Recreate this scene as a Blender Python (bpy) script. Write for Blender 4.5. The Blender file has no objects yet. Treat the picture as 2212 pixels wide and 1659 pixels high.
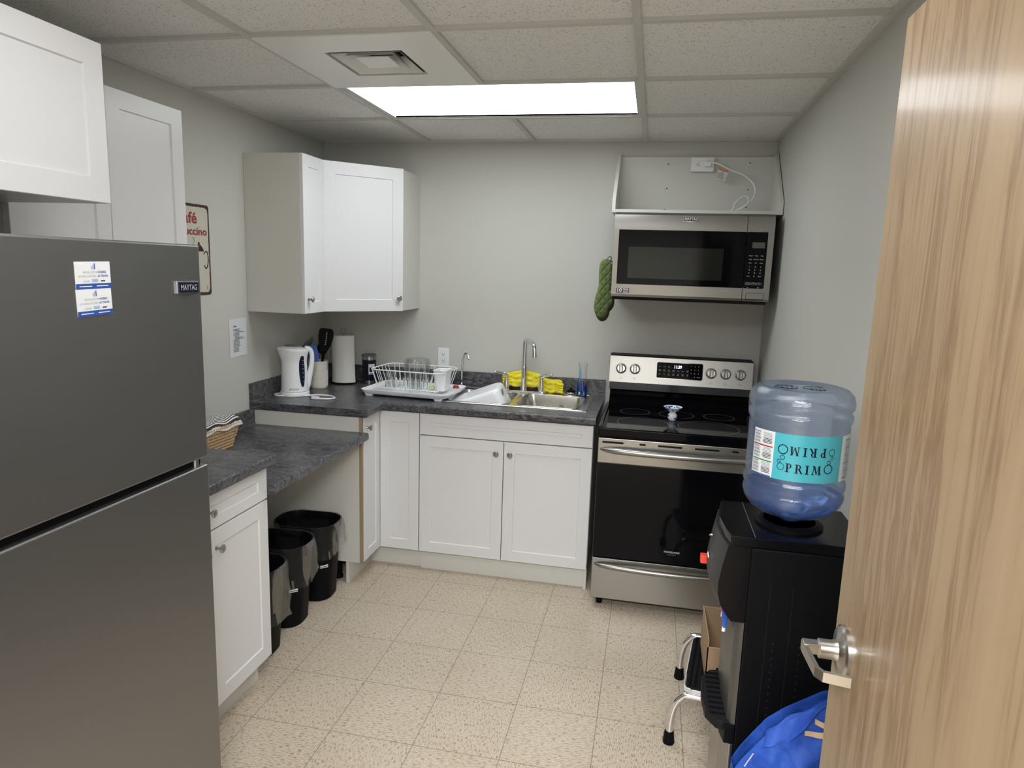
import bpy, bmesh, math, random
from mathutils import Vector, Matrix
random.seed(7)
PI = math.pi
C = bpy.context.scene.collection
V = Vector

# ------------------------------------------------------------------ materials
def mat(name, col=(.8, .8, .8), rough=.5, metal=0., spec=.5, coat=0., emit=None, estr=0., bump=None, aniso=0.):
    m = bpy.data.materials.new(name); m.use_nodes = True
    b = m.node_tree.nodes['Principled BSDF']
    b.inputs['Base Color'].default_value = (*col, 1)
    b.inputs['Roughness'].default_value = rough
    b.inputs['Metallic'].default_value = metal
    b.inputs['Specular IOR Level'].default_value = spec
    b.inputs['Coat Weight'].default_value = coat
    b.inputs['Coat Roughness'].default_value = .08
    if emit:
        b.inputs['Emission Color'].default_value = (*emit, 1); b.inputs['Emission Strength'].default_value = estr
    if bump:
        noise_bump(m, *bump)
    return m
def N(m, t, **kw):
    n = m.node_tree.nodes.new(t)
    for k, v in kw.items():
        if k in ('operation', 'data_type', 'blend_type', 'wave_type', 'bands_direction', 'feature', 'noise_dimensions', 'distance', 'interpolation'): setattr(n, k, v)
        else: n.inputs[k.replace('_', ' ')].default_value = v
    return n
def L(m, a, b): m.node_tree.links.new(a, b)
def bsdf(m): return m.node_tree.nodes['Principled BSDF']
def coords(m, scale=(1, 1, 1), rot=(0, 0, 0), world=True):
    mp = N(m, 'ShaderNodeMapping'); mp.inputs['Scale'].default_value = scale; mp.inputs['Rotation'].default_value = rot
    if world:
        g = N(m, 'ShaderNodeNewGeometry'); L(m, g.outputs['Position'], mp.inputs['Vector'])
    else:
        g = N(m, 'ShaderNodeTexCoord'); L(m, g.outputs['Object'], mp.inputs['Vector'])
    return mp.outputs['Vector']
def noise_bump(m, scale, strength, dist=.002, stretch=(1, 1, 1)):
    v = coords(m, stretch); n = N(m, 'ShaderNodeTexNoise', Scale=scale, Detail=3.)
    L(m, v, n.inputs['Vector']); b = N(m, 'ShaderNodeBump', Strength=strength, Distance=dist)
    L(m, n.outputs['Fac'], b.inputs['Height']); L(m, b.outputs['Normal'], bsdf(m).inputs['Normal'])
def ramp(m, src, stops):
    r = N(m, 'ShaderNodeValToRGB'); e = r.color_ramp.elements
    while len(e) < len(stops): e.new(.5)
    for i, (p, c) in enumerate(stops): e[i].position = p; e[i].color = (*c, 1)
    L(m, src, r.inputs['Fac']); return r.outputs['Color']
def math_n(m, op, a, b=None):
    n = N(m, 'ShaderNodeMath', operation=op)
    for i, x in enumerate((a, b)):
        if x is None: continue
        if isinstance(x, (int, float)): n.inputs[i].default_value = x
        else: L(m, x, n.inputs[i])
    return n.outputs[0]

M = {}
M['wall'] = mat('wall_paint', (.55, .545, .505), .55, spec=.25, bump=(260, .12, .0008))
M['white'] = mat('white_thermofoil', (.71, .71, .72), .32, spec=.4)
M['melamine'] = mat('white_melamine', (.63, .62, .575), .4, spec=.35)
M['raw'] = mat('raw_board_edge', (.33, .24, .155), .8, bump=(400, .5, .001))
M['nickel'] = mat('satin_nickel', (.46, .44, .41), .28, 1.)
M['chrome'] = mat('chrome', (.78, .78, .8), .06, 1.)
M['cooktop'] = mat('cooktop_glass', (.003, .003, .004), .05, spec=.07)
M['blacksemi'] = mat('black_semigloss', (.003, .003, .004), .2, spec=.16)
M['black'] = mat('black_plastic', (.004, .004, .005), .45, spec=.09)
M['blackmat'] = mat('black_matte', (.007, .007, .008), .6, spec=.2)
M['blackline'] = mat('black_relief', (.012, .012, .013), .6, spec=.1)
M['blackgloss'] = mat('black_glass', (.003, .003, .004), .04, spec=.12)
M['whiteplastic'] = mat('white_plastic', (.82, .83, .85), .28)
M['warmwhite'] = mat('warm_white_plastic', (.78, .77, .72), .35)
M['greyplastic'] = mat('grey_plastic', (.12, .12, .12), .4)
M['ink'] = mat('black_ink', (.01, .01, .012), .6)
M['greyink'] = mat('grey_ink', (.35, .36, .38), .6)
M['whiteink'] = mat('white_ink', (.75, .75, .75), .5)
M['blueink'] = mat('blue_ink', (.02, .07, .32), .5)
M['lightblueink'] = mat('light_blue_ink', (.15, .3, .6), .5)
M['redink'] = mat('red_ink', (.30, .022, .02), .5)
M['greenink'] = mat('green_ink', (.03, .25, .08), .5)
M['orangeink'] = mat('orange_ink', (.6, .2, .05), .5)
M['paper'] = mat('paper', (.67, .68, .70), .7)
M['navy'] = mat('navy_coating', (.004, .007, .022), .35, spec=.3)
M['blue'] = mat('blue_plastic', (.01, .08, .5), .4)
M['red'] = mat('red_plastic', (.7, .05, .03), .35)
M['teal'] = mat('teal_label', (.07, .41, .48), .3)
M['yellow'] = mat('yellow_rubber', (.78, .66, .02), .42, bump=(60, .4, .004))
M['green'] = mat('green_quilted_cotton', (.13, .175, .06), .9, bump=(300, .4, .001))
def quilt(m):
    v = coords(m); sp = N(m, 'ShaderNodeSeparateXYZ'); L(m, v, sp.inputs[0]); hs = []
    for sg in (1.25, -1.25):
        u = math_n(m, 'ADD', math_n(m, 'MULTIPLY', sp.outputs['X'], sg), sp.outputs['Z'])
        hs.append(math_n(m, 'POWER', math_n(m, 'ABSOLUTE', math_n(m, 'SINE', math_n(m, 'MULTIPLY', u, 62.))), .45))
    h = math_n(m, 'MINIMUM', hs[0], hs[1]); b = N(m, 'ShaderNodeBump', Strength=.9, Distance=.006)
    L(m, h, b.inputs['Height']); L(m, b.outputs['Normal'], bsdf(m).inputs['Normal'])
quilt(M['green'])
M['greendark'] = mat('dark_green_lining', (.05, .075, .03), .9)
M['porcelain'] = mat('porcelain', (.75, .77, .82), .15)
M['cobalt'] = mat('cobalt_glaze', (.03, .05, .35), .15)
M['ceramic'] = mat('cream_ceramic', (.74, .71, .64), .3)
M['papertowel'] = mat('paper_towel', (.78, .77, .73), .95, bump=(500, .5, .001))
M['lime'] = mat('lime_sponge', (.55, .62, .2), .8)
M['tan'] = mat('tan_print', (.5, .36, .22), .6)
M['emit'] = mat('display_glow', (.1, .1, .1), .5, emit=(.75, .85, 1.), estr=1.6)
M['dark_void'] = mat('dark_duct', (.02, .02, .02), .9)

# brushed metals
def brushed(name, col, rough, stretch, sc=1., metal=1., bs=.08):
    m = mat(name, col, rough, metal)
    v = coords(m, stretch); n = N(m, 'ShaderNodeTexNoise', Scale=sc, Detail=4.)
    L(m, v, n.inputs['Vector'])
    b = N(m, 'ShaderNodeBump', Strength=bs, Distance=.001); L(m, n.outputs['Fac'], b.inputs['Height']); L(m, b.outputs['Normal'], bsdf(m).inputs['Normal'])
    mr = N(m, 'ShaderNodeMapRange'); mr.inputs['To Min'].default_value = rough - .06; mr.inputs['To Max'].default_value = rough + .08
    L(m, n.outputs['Fac'], mr.inputs['Value']); L(m, mr.outputs['Result'], bsdf(m).inputs['Roughness'])
    return m
M['steel'] = brushed('brushed_steel', (.34, .33, .31), .3, (6, 6, 900))
M['steelsink'] = brushed('sink_steel', (.6, .58, .55), .24, (300, 40, 40))
M['steeldark'] = brushed('dark_steel', (.12, .12, .125), .3, (6, 6, 900))
M['fridge'] = brushed('graphite_steel', (.275, .272, .272), .42, (8, 8, 700), bs=.05)

# laminate worktop
def laminate():
    m = mat('dark_stone_laminate', (.05, .05, .055), .3, spec=.45)
    v = coords(m, (1.2, 3.2, 3.2), (0, 0, .5))
    w = N(m, 'ShaderNodeTexNoise', Scale=1.6, Detail=3.); L(m, v, w.inputs['Vector'])
    mx = N(m, 'ShaderNodeVectorMath', operation='MULTIPLY_ADD'); L(m, w.outputs['Color'], mx.inputs[0]); mx.inputs[1].default_value = (2.6, 2.6, 2.6); L(m, v, mx.inputs[2])
    n1 = N(m, 'ShaderNodeTexNoise', Scale=4.5, Detail=9., Roughness=.72, Distortion=1.2); L(m, mx.outputs[0], n1.inputs['Vector'])
    c = ramp(m, n1.outputs['Fac'], [(0, (.014, .014, .017)), (.40, (.026, .025, .029)), (.52, (.042, .041, .046)), (.60, (.085, .084, .09)), (.64, (.045, .045, .05)), (.74, (.14, .14, .15)), (1, (.2, .2, .21))])
    n2 = N(m, 'ShaderNodeTexNoise', Scale=2.4, Detail=12., Roughness=.8, Distortion=2.5); L(m, mx.outputs[0], n2.inputs['Vector'])
    vein = ramp(m, n2.outputs['Fac'], [(.485, (0, 0, 0)), (.5, (.26, .26, .27)), (.515, (0, 0, 0))])
    ad = N(m, 'ShaderNodeMix', data_type='RGBA', blend_type='ADD'); ad.inputs[0].default_value = 1.
    L(m, c, ad.inputs[6]); L(m, vein, ad.inputs[7]); L(m, ad.outputs[2], bsdf(m).inputs['Base Color'])
    b = N(m, 'ShaderNodeBump', Strength=.15, Distance=.001); L(m, n1.outputs['Fac'], b.inputs['Height']); L(m, b.outputs['Normal'], bsdf(m).inputs['Normal'])
    return m
M['laminate'] = laminate()

# vinyl composition tile floor
GX, GY, T = .654, -1.0006, .3048
def floor_mat():
    m = mat('vinyl_tile_floor', (.5, .42, .32), .38, spec=.4)
    g = N(m, 'ShaderNodeNewGeometry'); s = N(m, 'ShaderNodeSeparateXYZ'); L(m, g.outputs['Position'], s.inputs[0])
    ux = math_n(m, 'DIVIDE', math_n(m, 'SUBTRACT', s.outputs['X'], GX - T * 20), T)
    uy = math_n(m, 'DIVIDE', math_n(m, 'SUBTRACT', s.outputs['Y'], GY - T * 20), T)
    fx, fy = math_n(m, 'FLOOR', ux), math_n(m, 'FLOOR', uy)
    par = math_n(m, 'MODULO', math_n(m, 'ADD', math_n(m, 'ADD', fx, fy), 40.), 2.)
    # rows of j count downward: tile (0,0) spans y in [GY-T, GY] -> floor index 19
    def specks(st, seed):
        out = []
        for k, (sc, lo) in enumerate(((1., .605), (1.7, .62))):
            mp = N(m, 'ShaderNodeMapping'); mp.inputs['Scale'].default_value = tuple(q * sc for q in st); mp.inputs['Location'].default_value = (seed + k * 7, seed * 2, 0)
            L(m, g.outputs['Position'], mp.inputs['Vector'])
            n = N(m, 'ShaderNodeTexNoise', Scale=1., Detail=1.5, Roughness=.5); L(m, mp.outputs[0], n.inputs['Vector']); out.append(n.outputs['Fac'])
        return out
    a, a2 = specks((58, 260, 1), 3.); b, b2 = specks((260, 58, 1), 9.)
    def mixf(x, y):
        q = N(m, 'ShaderNodeMix', data_type='FLOAT'); L(m, par, q.inputs[0]); L(m, x, q.inputs[2]); L(m, y, q.inputs[3]); return q.outputs[0]
    n1, n2 = mixf(a, b), mixf(a2, b2)
    big = N(m, 'ShaderNodeTexNoise', Scale=2.2, Detail=2.); L(m, g.outputs['Position'], big.inputs['Vector'])
    base = ramp(m, big.outputs['Fac'], [(.35, (.52, .44, .345)), (.65, (.57, .49, .39))])
    lt = ramp(m, n2, [(.3, (.14, .13, .11)), (.46, (0, 0, 0)), (1, (0, 0, 0))])
    dk = ramp(m, n1, [(.0, (1, 1, 1)), (.53, (1, 1, 1)), (.58, (.80, .77, .73)), (.64, (.62, .57, .52)), (.74, (.45, .40, .34))])
    ad = N(m, 'ShaderNodeMix', data_type='RGBA', blend_type='ADD'); ad.inputs[0].default_value = 1.; L(m, base, ad.inputs[6]); L(m, lt, ad.inputs[7])
    mu = N(m, 'ShaderNodeMix', data_type='RGBA', blend_type='MULTIPLY'); mu.inputs[0].default_value = 1.; L(m, ad.outputs[2], mu.inputs[6]); L(m, dk, mu.inputs[7])
    # joints
    jx = math_n(m, 'ABSOLUTE', math_n(m, 'SUBTRACT', math_n(m, 'FRACT', ux), .5)); jy = math_n(m, 'ABSOLUTE', math_n(m, 'SUBTRACT', math_n(m, 'FRACT', uy), .5))
    jj = math_n(m, 'GREATER_THAN', math_n(m, 'MAXIMUM', jx, jy), .4955)
    mj = N(m, 'ShaderNodeMix', data_type='RGBA', blend_type='MIX'); L(m, math_n(m, 'MULTIPLY', jj, .75), mj.inputs[0]); L(m, mu.outputs[2], mj.inputs[6]); mj.inputs[7].default_value = (.16, .12, .09, 1)
    L(m, mj.outputs[2], bsdf(m).inputs['Base Color'])
    rr = N(m, 'ShaderNodeMapRange'); rr.inputs['To Min'].default_value = .3; rr.inputs['To Max'].default_value = .5; L(m, big.outputs['Fac'], rr.inputs['Value']); L(m, rr.outputs['Result'], bsdf(m).inputs['Roughness'])
    return m
M['floor'] = floor_mat()

def ceil_mat():
    m = mat('acoustic_tile', (.78, .77, .71), .9, spec=.1)
    v = coords(m)
    n = N(m, 'ShaderNodeTexNoise', Scale=190., Detail=1.); L(m, v, n.inputs['Vector'])
    n2 = N(m, 'ShaderNodeTexNoise', Scale=45., Detail=3.); L(m, v, n2.inputs['Vector'])
    c = ramp(m, n.outputs['Fac'], [(.0, (.82, .82, .80)), (.635, (.80, .80, .78)), (.69, (.42, .41, .38))])
    L(m, c, bsdf(m).inputs['Base Color'])
    h = math_n(m, 'ADD', n.outputs['Fac'], n2.outputs['Fac'])
    b = N(m, 'ShaderNodeBump', Strength=.35, Distance=.003); L(m, h, b.inputs['Height']); L(m, b.outputs['Normal'], bsdf(m).inputs['Normal'])
    return m
M['tile'] = ceil_mat()
M['grid'] = mat('grid_paint', (.58, .575, .55), .5)
M['ventwhite'] = mat('vent_paint', (.84, .84, .82), .35, spec=.5)

def wood():
    m = mat('maple_veneer', (.5, .35, .2), .38, spec=.3, coat=.22)
    bsdf(m).inputs['Coat Roughness'].default_value = .13
    v = coords(m, (1, 1, .07), world=False)
    w = N(m, 'ShaderNodeTexNoise', Scale=5., Detail=3., Distortion=.5); L(m, v, w.inputs['Vector'])
    n = N(m, 'ShaderNodeTexNoise', Scale=34., Detail=6., Roughness=.62, Distortion=.8); L(m, v, n.inputs['Vector'])
    f = math_n(m, 'ADD', math_n(m, 'MULTIPLY', w.outputs['Fac'], .55), math_n(m, 'MULTIPLY', n.outputs['Fac'], .45))
    v2 = coords(m, (30, 30, 1.6), world=False)
    n3 = N(m, 'ShaderNodeTexNoise', Scale=1., Detail=4., Distortion=1.5); L(m, v2, n3.inputs['Vector'])
    c = ramp(m, f, [(.36, (.345, .25, .15)), (.49, (.315, .222, .13)), (.56, (.215, .138, .074)), (.60, (.315, .222, .13)), (.68, (.235, .153, .084))])
    s = ramp(m, n3.outputs['Fac'], [(.3, (1.0, 1.0, 1.0)), (.6, (.97, .95, .93)), (.68, (.78, .68, .6)), (.72, (.97, .95, .93))])
    mu = N(m, 'ShaderNodeMix', data_type='RGBA', blend_type='MULTIPLY'); mu.inputs[0].default_value = 1.; L(m, c, mu.inputs[6]); L(m, s, mu.inputs[7])
    L(m, mu.outputs[2], bsdf(m).inputs['Base Color'])
    return m
M['wood'] = wood()

def clear(name, tint, refl=.08, rough=.03, diff=0., dcol=(1, 1, 1), fk=.75):
    m = bpy.data.materials.new(name); m.use_nodes = True; nt = m.node_tree
    nt.nodes.remove(nt.nodes['Principled BSDF']); out = nt.nodes['Material Output']
    t = N(m, 'ShaderNodeBsdfTransparent'); t.inputs['Color'].default_value = (*tint, 1)
    g = N(m, 'ShaderNodeBsdfGlossy'); g.inputs['Roughness'].default_value = rough
    lw = N(m, 'ShaderNodeLayerWeight'); lw.inputs['Blend'].default_value = .35
    f = N(m, 'ShaderNodeMath', operation='MULTIPLY_ADD'); L(m, lw.outputs['Fresnel'], f.inputs[0]); f.inputs[1].default_value = fk; f.inputs[2].default_value = refl
    f.use_clamp = True
    mx = N(m, 'ShaderNodeMixShader'); L(m, f.outputs[0], mx.inputs[0])
    src = t.outputs[0]
    if diff:
        d = N(m, 'ShaderNodeBsdfDiffuse'); d.inputs['Color'].default_value = (*dcol, 1)
        tr = N(m, 'ShaderNodeBsdfTranslucent'); tr.inputs['Color'].default_value = (*dcol, 1)
        m0 = N(m, 'ShaderNodeMixShader'); m0.inputs[0].default_value = .5; L(m, d.outputs[0], m0.inputs[1]); L(m, tr.outputs[0], m0.inputs[2])
        m1 = N(m, 'ShaderNodeMixShader'); m1.inputs[0].default_value = diff; L(m, t.outputs[0], m1.inputs[1]); L(m, m0.outputs[0], m1.inputs[2]); src = m1.outputs[0]
    L(m, src, mx.inputs[1]); L(m, g.outputs[0], mx.inputs[2]); L(m, mx.outputs[0], out.inputs['Surface'])
    m['mix1'] = 0
    return m
M['glass'] = clear('clear_glass', (.975, .985, .98), .03, fk=.4)
M['liner'] = clear('clear_bin_liner', (.93, .94, .93), .0, .06, .022, (.75, .75, .73), fk=.26)
M['bottle'] = clear('blue_polycarbonate', (.82, .88, .97), .05, .06, .09, (.42, .58, .95), fk=.6)
def droplets(m):
    v = coords(m); vo = N(m, 'ShaderNodeTexVoronoi', Scale=520.); L(m, v, vo.inputs['Vector'])
    b = N(m, 'ShaderNodeBump', Strength=.25, Distance=.0012); L(m, vo.outputs['Distance'], b.inputs['Height'])
    for n in m.node_tree.nodes:
        if n.type == 'BSDF_GLOSSY': L(m, b.outputs['Normal'], n.inputs['Normal'])
droplets(M['bottle'])
def crinkle(m):
    n = N(m, 'ShaderNodeTexNoise', Scale=17., Detail=5., Distortion=2.); L(m, coords(m, (1, 1, .45)), n.inputs['Vector'])
    b = N(m, 'ShaderNodeBump', Strength=.9, Distance=.012); L(m, n.outputs['Fac'], b.inputs['Height'])
    for q in m.node_tree.nodes:
        if q.type == 'BSDF_GLOSSY': L(m, b.outputs['Normal'], q.inputs['Normal'])
crinkle(M['liner'])
M['water'] = clear('water_blue', (.55, .70, .95), .05, .02, .16, (.08, .25, .75), fk=.5)
M['soapblue'] = clear('blue_soap', (.1, .3, .85), .05, .05, .35, (.02, .12, .7))
M['mesh'] = M['greyink']

def emission_panel():
    m = bpy.data.materials.new('prismatic_diffuser'); m.use_nodes = True
    b = bsdf(m); b.inputs['Base Color'].default_value = (.8, .8, .8, 1)
    v = coords(m, (1, 1, 1)); w = N(m, 'ShaderNodeTexNoise', Scale=2., Detail=2.); L(m, v, w.inputs['Vector'])
    c = ramp(m, w.outputs['Fac'], [(.3, (.90, .96, 1.)), (.7, (.93, .98, 1.))])
    L(m, c, b.inputs['Emission Color']); b.inputs['Emission Strength'].default_value = 4.7
    return m
M['lamp'] = emission_panel()

# ------------------------------------------------------------------ mesh builder
class MB:
    def __init__(s): s.v = []; s.f = []; s.mi = []; s.mats = []; s.T = Matrix.Identity(4)
    def _m(s, m):
        m = M[m] if isinstance(m, str) else m
        if m not in s.mats: s.mats.append(m)
        return s.mats.index(m)
    def add(s, vs, fs, m='white'):
        k = len(s.v); i = s._m(m)
        s.v += [s.T @ V(p) for p in vs]
        s.f += [[k + q for q in f] for f in fs]; s.mi += [i] * len(fs); return s
    def bm(s, b, m):
        b.verts.index_update()
        s.add([v.co.copy() for v in b.verts], [[v.index for v in f.verts] for f in b.faces], m); b.free(); return s
    def box(s, x0, x1, y0, y1, z0, z1, m='white', b=0, seg=2):
        bb = bmesh.new(); bmesh.ops.create_cube(bb, size=1)
        x0, x1 = min(x0, x1), max(x0, x1); y0, y1 = min(y0, y1), max(y0, y1); z0, z1 = min(z0, z1), max(z0, z1)
        for v in bb.verts: v.co = V((x0 if v.co.x < 0 else x1, y0 if v.co.y < 0 else y1, z0 if v.co.z < 0 else z1))
        if b: bmesh.ops.bevel(bb, geom=list(bb.edges), offset=b, segments=seg, affect='EDGES', profile=.5)
        return s.bm(bb, m)
    def prism(s, poly, axis, a, b_, m='white', bev=0, seg=2):
        """poly: list of 2D points in the two other axes (order xyz without axis)"""
        bb = bmesh.new()
        def mk(p, h):
            q = list(p); q.insert('xyz'.index(axis), h); return V(q)
        lo = [bb.verts.new(mk(p, a)) for p in poly]; hi = [bb.verts.new(mk(p, b_)) for p in poly]
        n = len(poly); bb.faces.new(lo[::-1]); bb.faces.new(hi)
        for i in range(n): bb.faces.new([lo[i], lo[(i + 1) % n], hi[(i + 1) % n], hi[i]])
        bmesh.ops.recalc_face_normals(bb, faces=bb.faces)
        if bev: bmesh.ops.bevel(bb, geom=list(bb.edges), offset=bev, segments=seg, affect='EDGES', profile=.5)
        return s.bm(bb, m)
    def lathe(s, prof, c=(0, 0, 0), m='white', seg=32, axis=(0, 0, 1), sx=1, sy=1, a0=0, a1=2 * PI, cap=True):
        q = V((0, 0, 1)).rotation_difference(V(axis).normalized()).to_matrix(); c = V(c)
        full = abs(a1 - a0 - 2 * PI) < 1e-6; n = seg if full else seg + 1
        vs = []; fs = []
        for r, z in prof:
            for i in range(n):
                a = a0 + (a1 - a0) * i / seg; vs.append(c + q @ V((r * math.cos(a) * sx, r * math.sin(a) * sy, z)))
        for j in range(len(prof) - 1):
            for i in range(seg):
                i2 = (i + 1) % n; fs.append([j * n + i, j * n + i2, (j + 1) * n + i2, (j + 1) * n + i])
        if full and cap:
            if prof[0][0] > 1e-6: fs.append(list(range(n))[::-1])
            if prof[-1][0] > 1e-6: fs.append([(len(prof) - 1) * n + i for i in range(n)])
        return s.add(vs, fs, m)
    def cyl(s, a, b, r, m='white', seg=20, r2=None):
        a, b = V(a), V(b); h = (b - a).length
        return s.lathe([(r, 0), (r if r2 is None else r2, h)], a, m, seg, (b - a))
    def tube(s, pts, r, m='white', seg=8, closed=False, radii=None, smooth=0, flat=1.):
        pts = [V(p) for p in pts]
        if smooth: pts, radii = spline(pts, smooth, closed, radii)
        n = len(pts); vs = []; fs = []
        up = None
        for i, p in enumerate(pts):
            if closed: t = (pts[(i + 1) % n] - pts[i - 1])
            else: t = pts[min(i + 1, n - 1)] - pts[max(i - 1, 0)]
            t.normalize()
            if up is None: up = t.orthogonal().normalized()
            up = (up - t * up.dot(t)); up = up.normalized() if up.length > 1e-6 else t.orthogonal().normalized()
            sd = t.cross(up); rr = radii[i] if radii else r
            for k in range(seg):
                a = 2 * PI * k / seg; vs.append(p + up * math.cos(a) * rr + sd * math.sin(a) * rr * flat)
        m_ = n if closed else n - 1
        for i in range(m_):
            j = (i + 1) % n
            for k in range(seg): fs.append([i * seg + k, i * seg + (k + 1) % seg, j * seg + (k + 1) % seg, j * seg + k])
        if not closed: fs.append(list(range(seg))[::-1]); fs.append([(n - 1) * seg + k for k in range(seg)])
        return s.add(vs, fs, m)
    def grid(s, fn, nu, nv, m='white', closed_u=False):
        vs = [fn(i / nu, j / nv) for j in range(nv + 1) for i in range(nu + (0 if closed_u else 1))]
        w = nu if closed_u else nu + 1; fs = []
        for j in range(nv):
            for i in range(nu):
                i2 = (i + 1) % w; fs.append([j * w + i, j * w + i2, (j + 1) * w + i2, (j + 1) * w + i])
        return s.add(vs, fs, m)
    def text(s, txt, size, o, ux=(1, 0, 0), uy=(0, 0, 1), m='ink', align='CENTER', sx=1., fn=None, bold=0.):
        vs, fs = text_mesh(txt, align, bold)
        o, ux, uy = V(o), V(ux), V(uy)
        if fn: return s.add([fn(x * size * sx, y * size) for x, y in vs], fs, m)
        return s.add([o + ux * x * size * sx + uy * y * size for x, y in vs], fs, m)
    def quad(s, o, ux, uy, w, h, m='ink'):
        o, ux, uy = V(o), V(ux), V(uy)
        return s.add([o, o + ux * w, o + ux * w + uy * h, o + uy * h], [[0, 1, 2, 3]], m)
    def build(s, name, parent=None, solid=0, sharp=35, sub=0, loc=None):
        off = V((0, 0, 0))
        if parent is not None:
            q = parent
            while q is not None: off += q.location; q = q.parent
        elif loc is not None: off = V(loc)
        me = bpy.data.meshes.new(name); me.from_pydata([tuple(p - off) for p in s.v], [], s.f)
        for mm in s.mats: me.materials.append(mm)
        me.polygons.foreach_set('material_index', s.mi); me.polygons.foreach_set('use_smooth', [True] * len(me.polygons))
        me.validate(); me.update()
        b = bmesh.new(); b.from_mesh(me); bmesh.ops.remove_doubles(b, verts=b.verts, dist=1e-6); b.to_mesh(me); b.free()
        me.set_sharp_from_angle(angle=math.radians(sharp))
        ob = bpy.data.objects.new(name, me); C.objects.link(ob)
        if parent is not None: ob.parent = parent
        elif loc is not None: ob.location = loc
        if solid:
            md = ob.modifiers.new('solid', 'SOLIDIFY'); md.thickness = solid; md.offset = 0
        md = ob.modifiers.new('weighted', 'WEIGHTED_NORMAL'); md.mode = 'FACE_AREA'; md.weight = 50; md.keep_sharp = True
        if sub:
            md = ob.modifiers.new('sub', 'SUBSURF'); md.levels = sub; md.render_levels = sub
        return ob
_tc = {}
def text_mesh(txt, align, bold=0.):
    k = (txt, align, bold)
    if k in _tc: return _tc[k]
    cu = bpy.data.curves.new('t', 'FONT'); cu.body = txt; cu.align_x = align; cu.align_y = 'CENTER'; cu.resolution_u = 3; cu.offset = bold
    o = bpy.data.objects.new('t', cu); C.objects.link(o)
    dg = bpy.context.evaluated_depsgraph_get(); me = bpy.data.meshes.new_from_object(o.evaluated_get(dg))
    r = ([(v.co.x, v.co.y) for v in me.vertices], [list(p.vertices) for p in me.polygons])
    bpy.data.objects.remove(o); bpy.data.curves.remove(cu); bpy.data.meshes.remove(me)
    _tc[k] = r; return r
def spline(pts, k, closed, radii=None):
    out = []; ro = []; n = len(pts); m = n if closed else n - 1
    for i in range(m):
        g = (lambda j: pts[j % n]) if closed else (lambda j: pts[max(0, min(n - 1, j))])
        gr = (lambda j: radii[max(0, min(n - 1, j))]) if radii else None
        a, b, c, d = g(i - 1), g(i), g(i + 1), g(i + 2)
        for q in range(k):
            t = q / k
            out.append(.5 * ((2 * b) + (c - a) * t + (2 * a - 5 * b + 4 * c - d) * t * t + (3 * b - a - 3 * c + d) * t ** 3))
            if radii: ro.append(gr(i) * (1 - t) + gr(i + 1) * t)
    if not closed: out.append(pts[-1]); ro.append(radii[-1] if radii else 0)
    return out, (ro if radii else None)
def rrect(x0, x1, y0, y1, r, seg=5):
    p = []
    for cx, cy, a in ((x1 - r, y1 - r, 0), (x0 + r, y1 - r, 90), (x0 + r, y0 + r, 180), (x1 - r, y0 + r, 270)):
        for i in range(seg + 1):
            t = math.radians(a + 90 * i / seg); p.append((cx + r * math.cos(t), cy + r * math.sin(t)))
    return p

def props(o, label, cat, group=None):
    o['label'] = label; o['category'] = cat
    if group: o['group'] = group
    return o
def thing(name, label, cat, loc, group=None):
    o = bpy.data.objects.new(name, None); C.objects.link(o); o.location = loc; o.empty_display_size = .05
    return props(o, label, cat, group)
def struct(mb, name, parent=None, **k):
    o = mb.build(name, parent, **k)
    if parent is None: o['kind'] = 'structure'
    return o

# ------------------------------------------------------------------ the room
W, H, YN = 2.568, 2.327, -3.62
struct(MB().box(-.1, 0, -6.4, .1, 0, H + .15, 'wall'), 'wall_left')
struct(MB().box(-.1, W + .1, 0, .1, 0, H + .15, 'wall'), 'wall_back')
struct(MB().box(W, W + .1, -6.4, 0, 0, H + .15, 'wall'), 'wall_right')
nw = MB().box(0, 1.39, YN - .12, YN, 0, H + .1, 'wall').box(2.4, W, YN - .12, YN, 0, H + .1, 'wall').box(1.39, 2.4, YN - .12, YN, 2.09, H + .1, 'wall')
struct(nw, 'wall_front')
struct(MB().box(-.1, W + .1, -6.5, -6.4, 0, H + .15, 'wall'), 'wall_hall')
struct(MB().box(-.1, W + .1, -6.5, .1, -.1, 0, 'floor'), 'floor')
# ceiling slab with the opening of the light and the vent left out as thin boxes
cl = MB()
TX, TY, F = .6639, -.6025, .6096
ZC = H + .012
def cbox(x0, x1, y0, y1): cl.box(x0, x1, y0, y1, ZC, ZC + .12, 'tile')
cbox(-.05, TX, -6.5, 0); cbox(TX + 2 * F, W + .05, -6.5, 0); cbox(TX, TX + 2 * F, TY, 0)
cbox(TX + F, TX + 2 * F, TY - 2 * F, TY - F); cbox(TX, TX + 2 * F, -6.5, TY - 2 * F)
struct(cl, 'ceiling')
g = MB()
tw = .012
def tee_y(x, y0, y1): g.box(x - tw, x + tw, y0, y1, H, H + .02, 'grid')
def tee_x(y, x0, x1): g.box(x0, x1, y - tw, y + tw, H + .0005, H + .02, 'grid')
tee_y(TX, -6.4, 0); tee_y(TX + 2 * F, -6.4, 0)
tee_y(TX + F, TY, 0); tee_y(TX + F, YN, TY - F)
for k in range(0, 9):
    y = TY - k * F
    tee_x(y, 0, W)
g.box(0, .022, -6.4, 0, H - .001, H + .02, 'grid'); g.box(W - .022, W, -6.4, 0, H - .001, H + .02, 'grid'); g.box(0, W, -.02, 0, H - .0015, H + .02, 'grid')
struct(g, 'trim_1')
# door frame in the front wall
fr = MB()
for x0, x1 in ((1.36, 1.41), (2.385, 2.43)): fr.box(x0, x1, YN - .14, YN + .015, 0, 2.11, 'greyplastic', .003)
fr.box(1.36, 2.43, YN - .14, YN + .015, 2.07, 2.12, 'greyplastic', .003)
struct(fr, 'trim_2')

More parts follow.
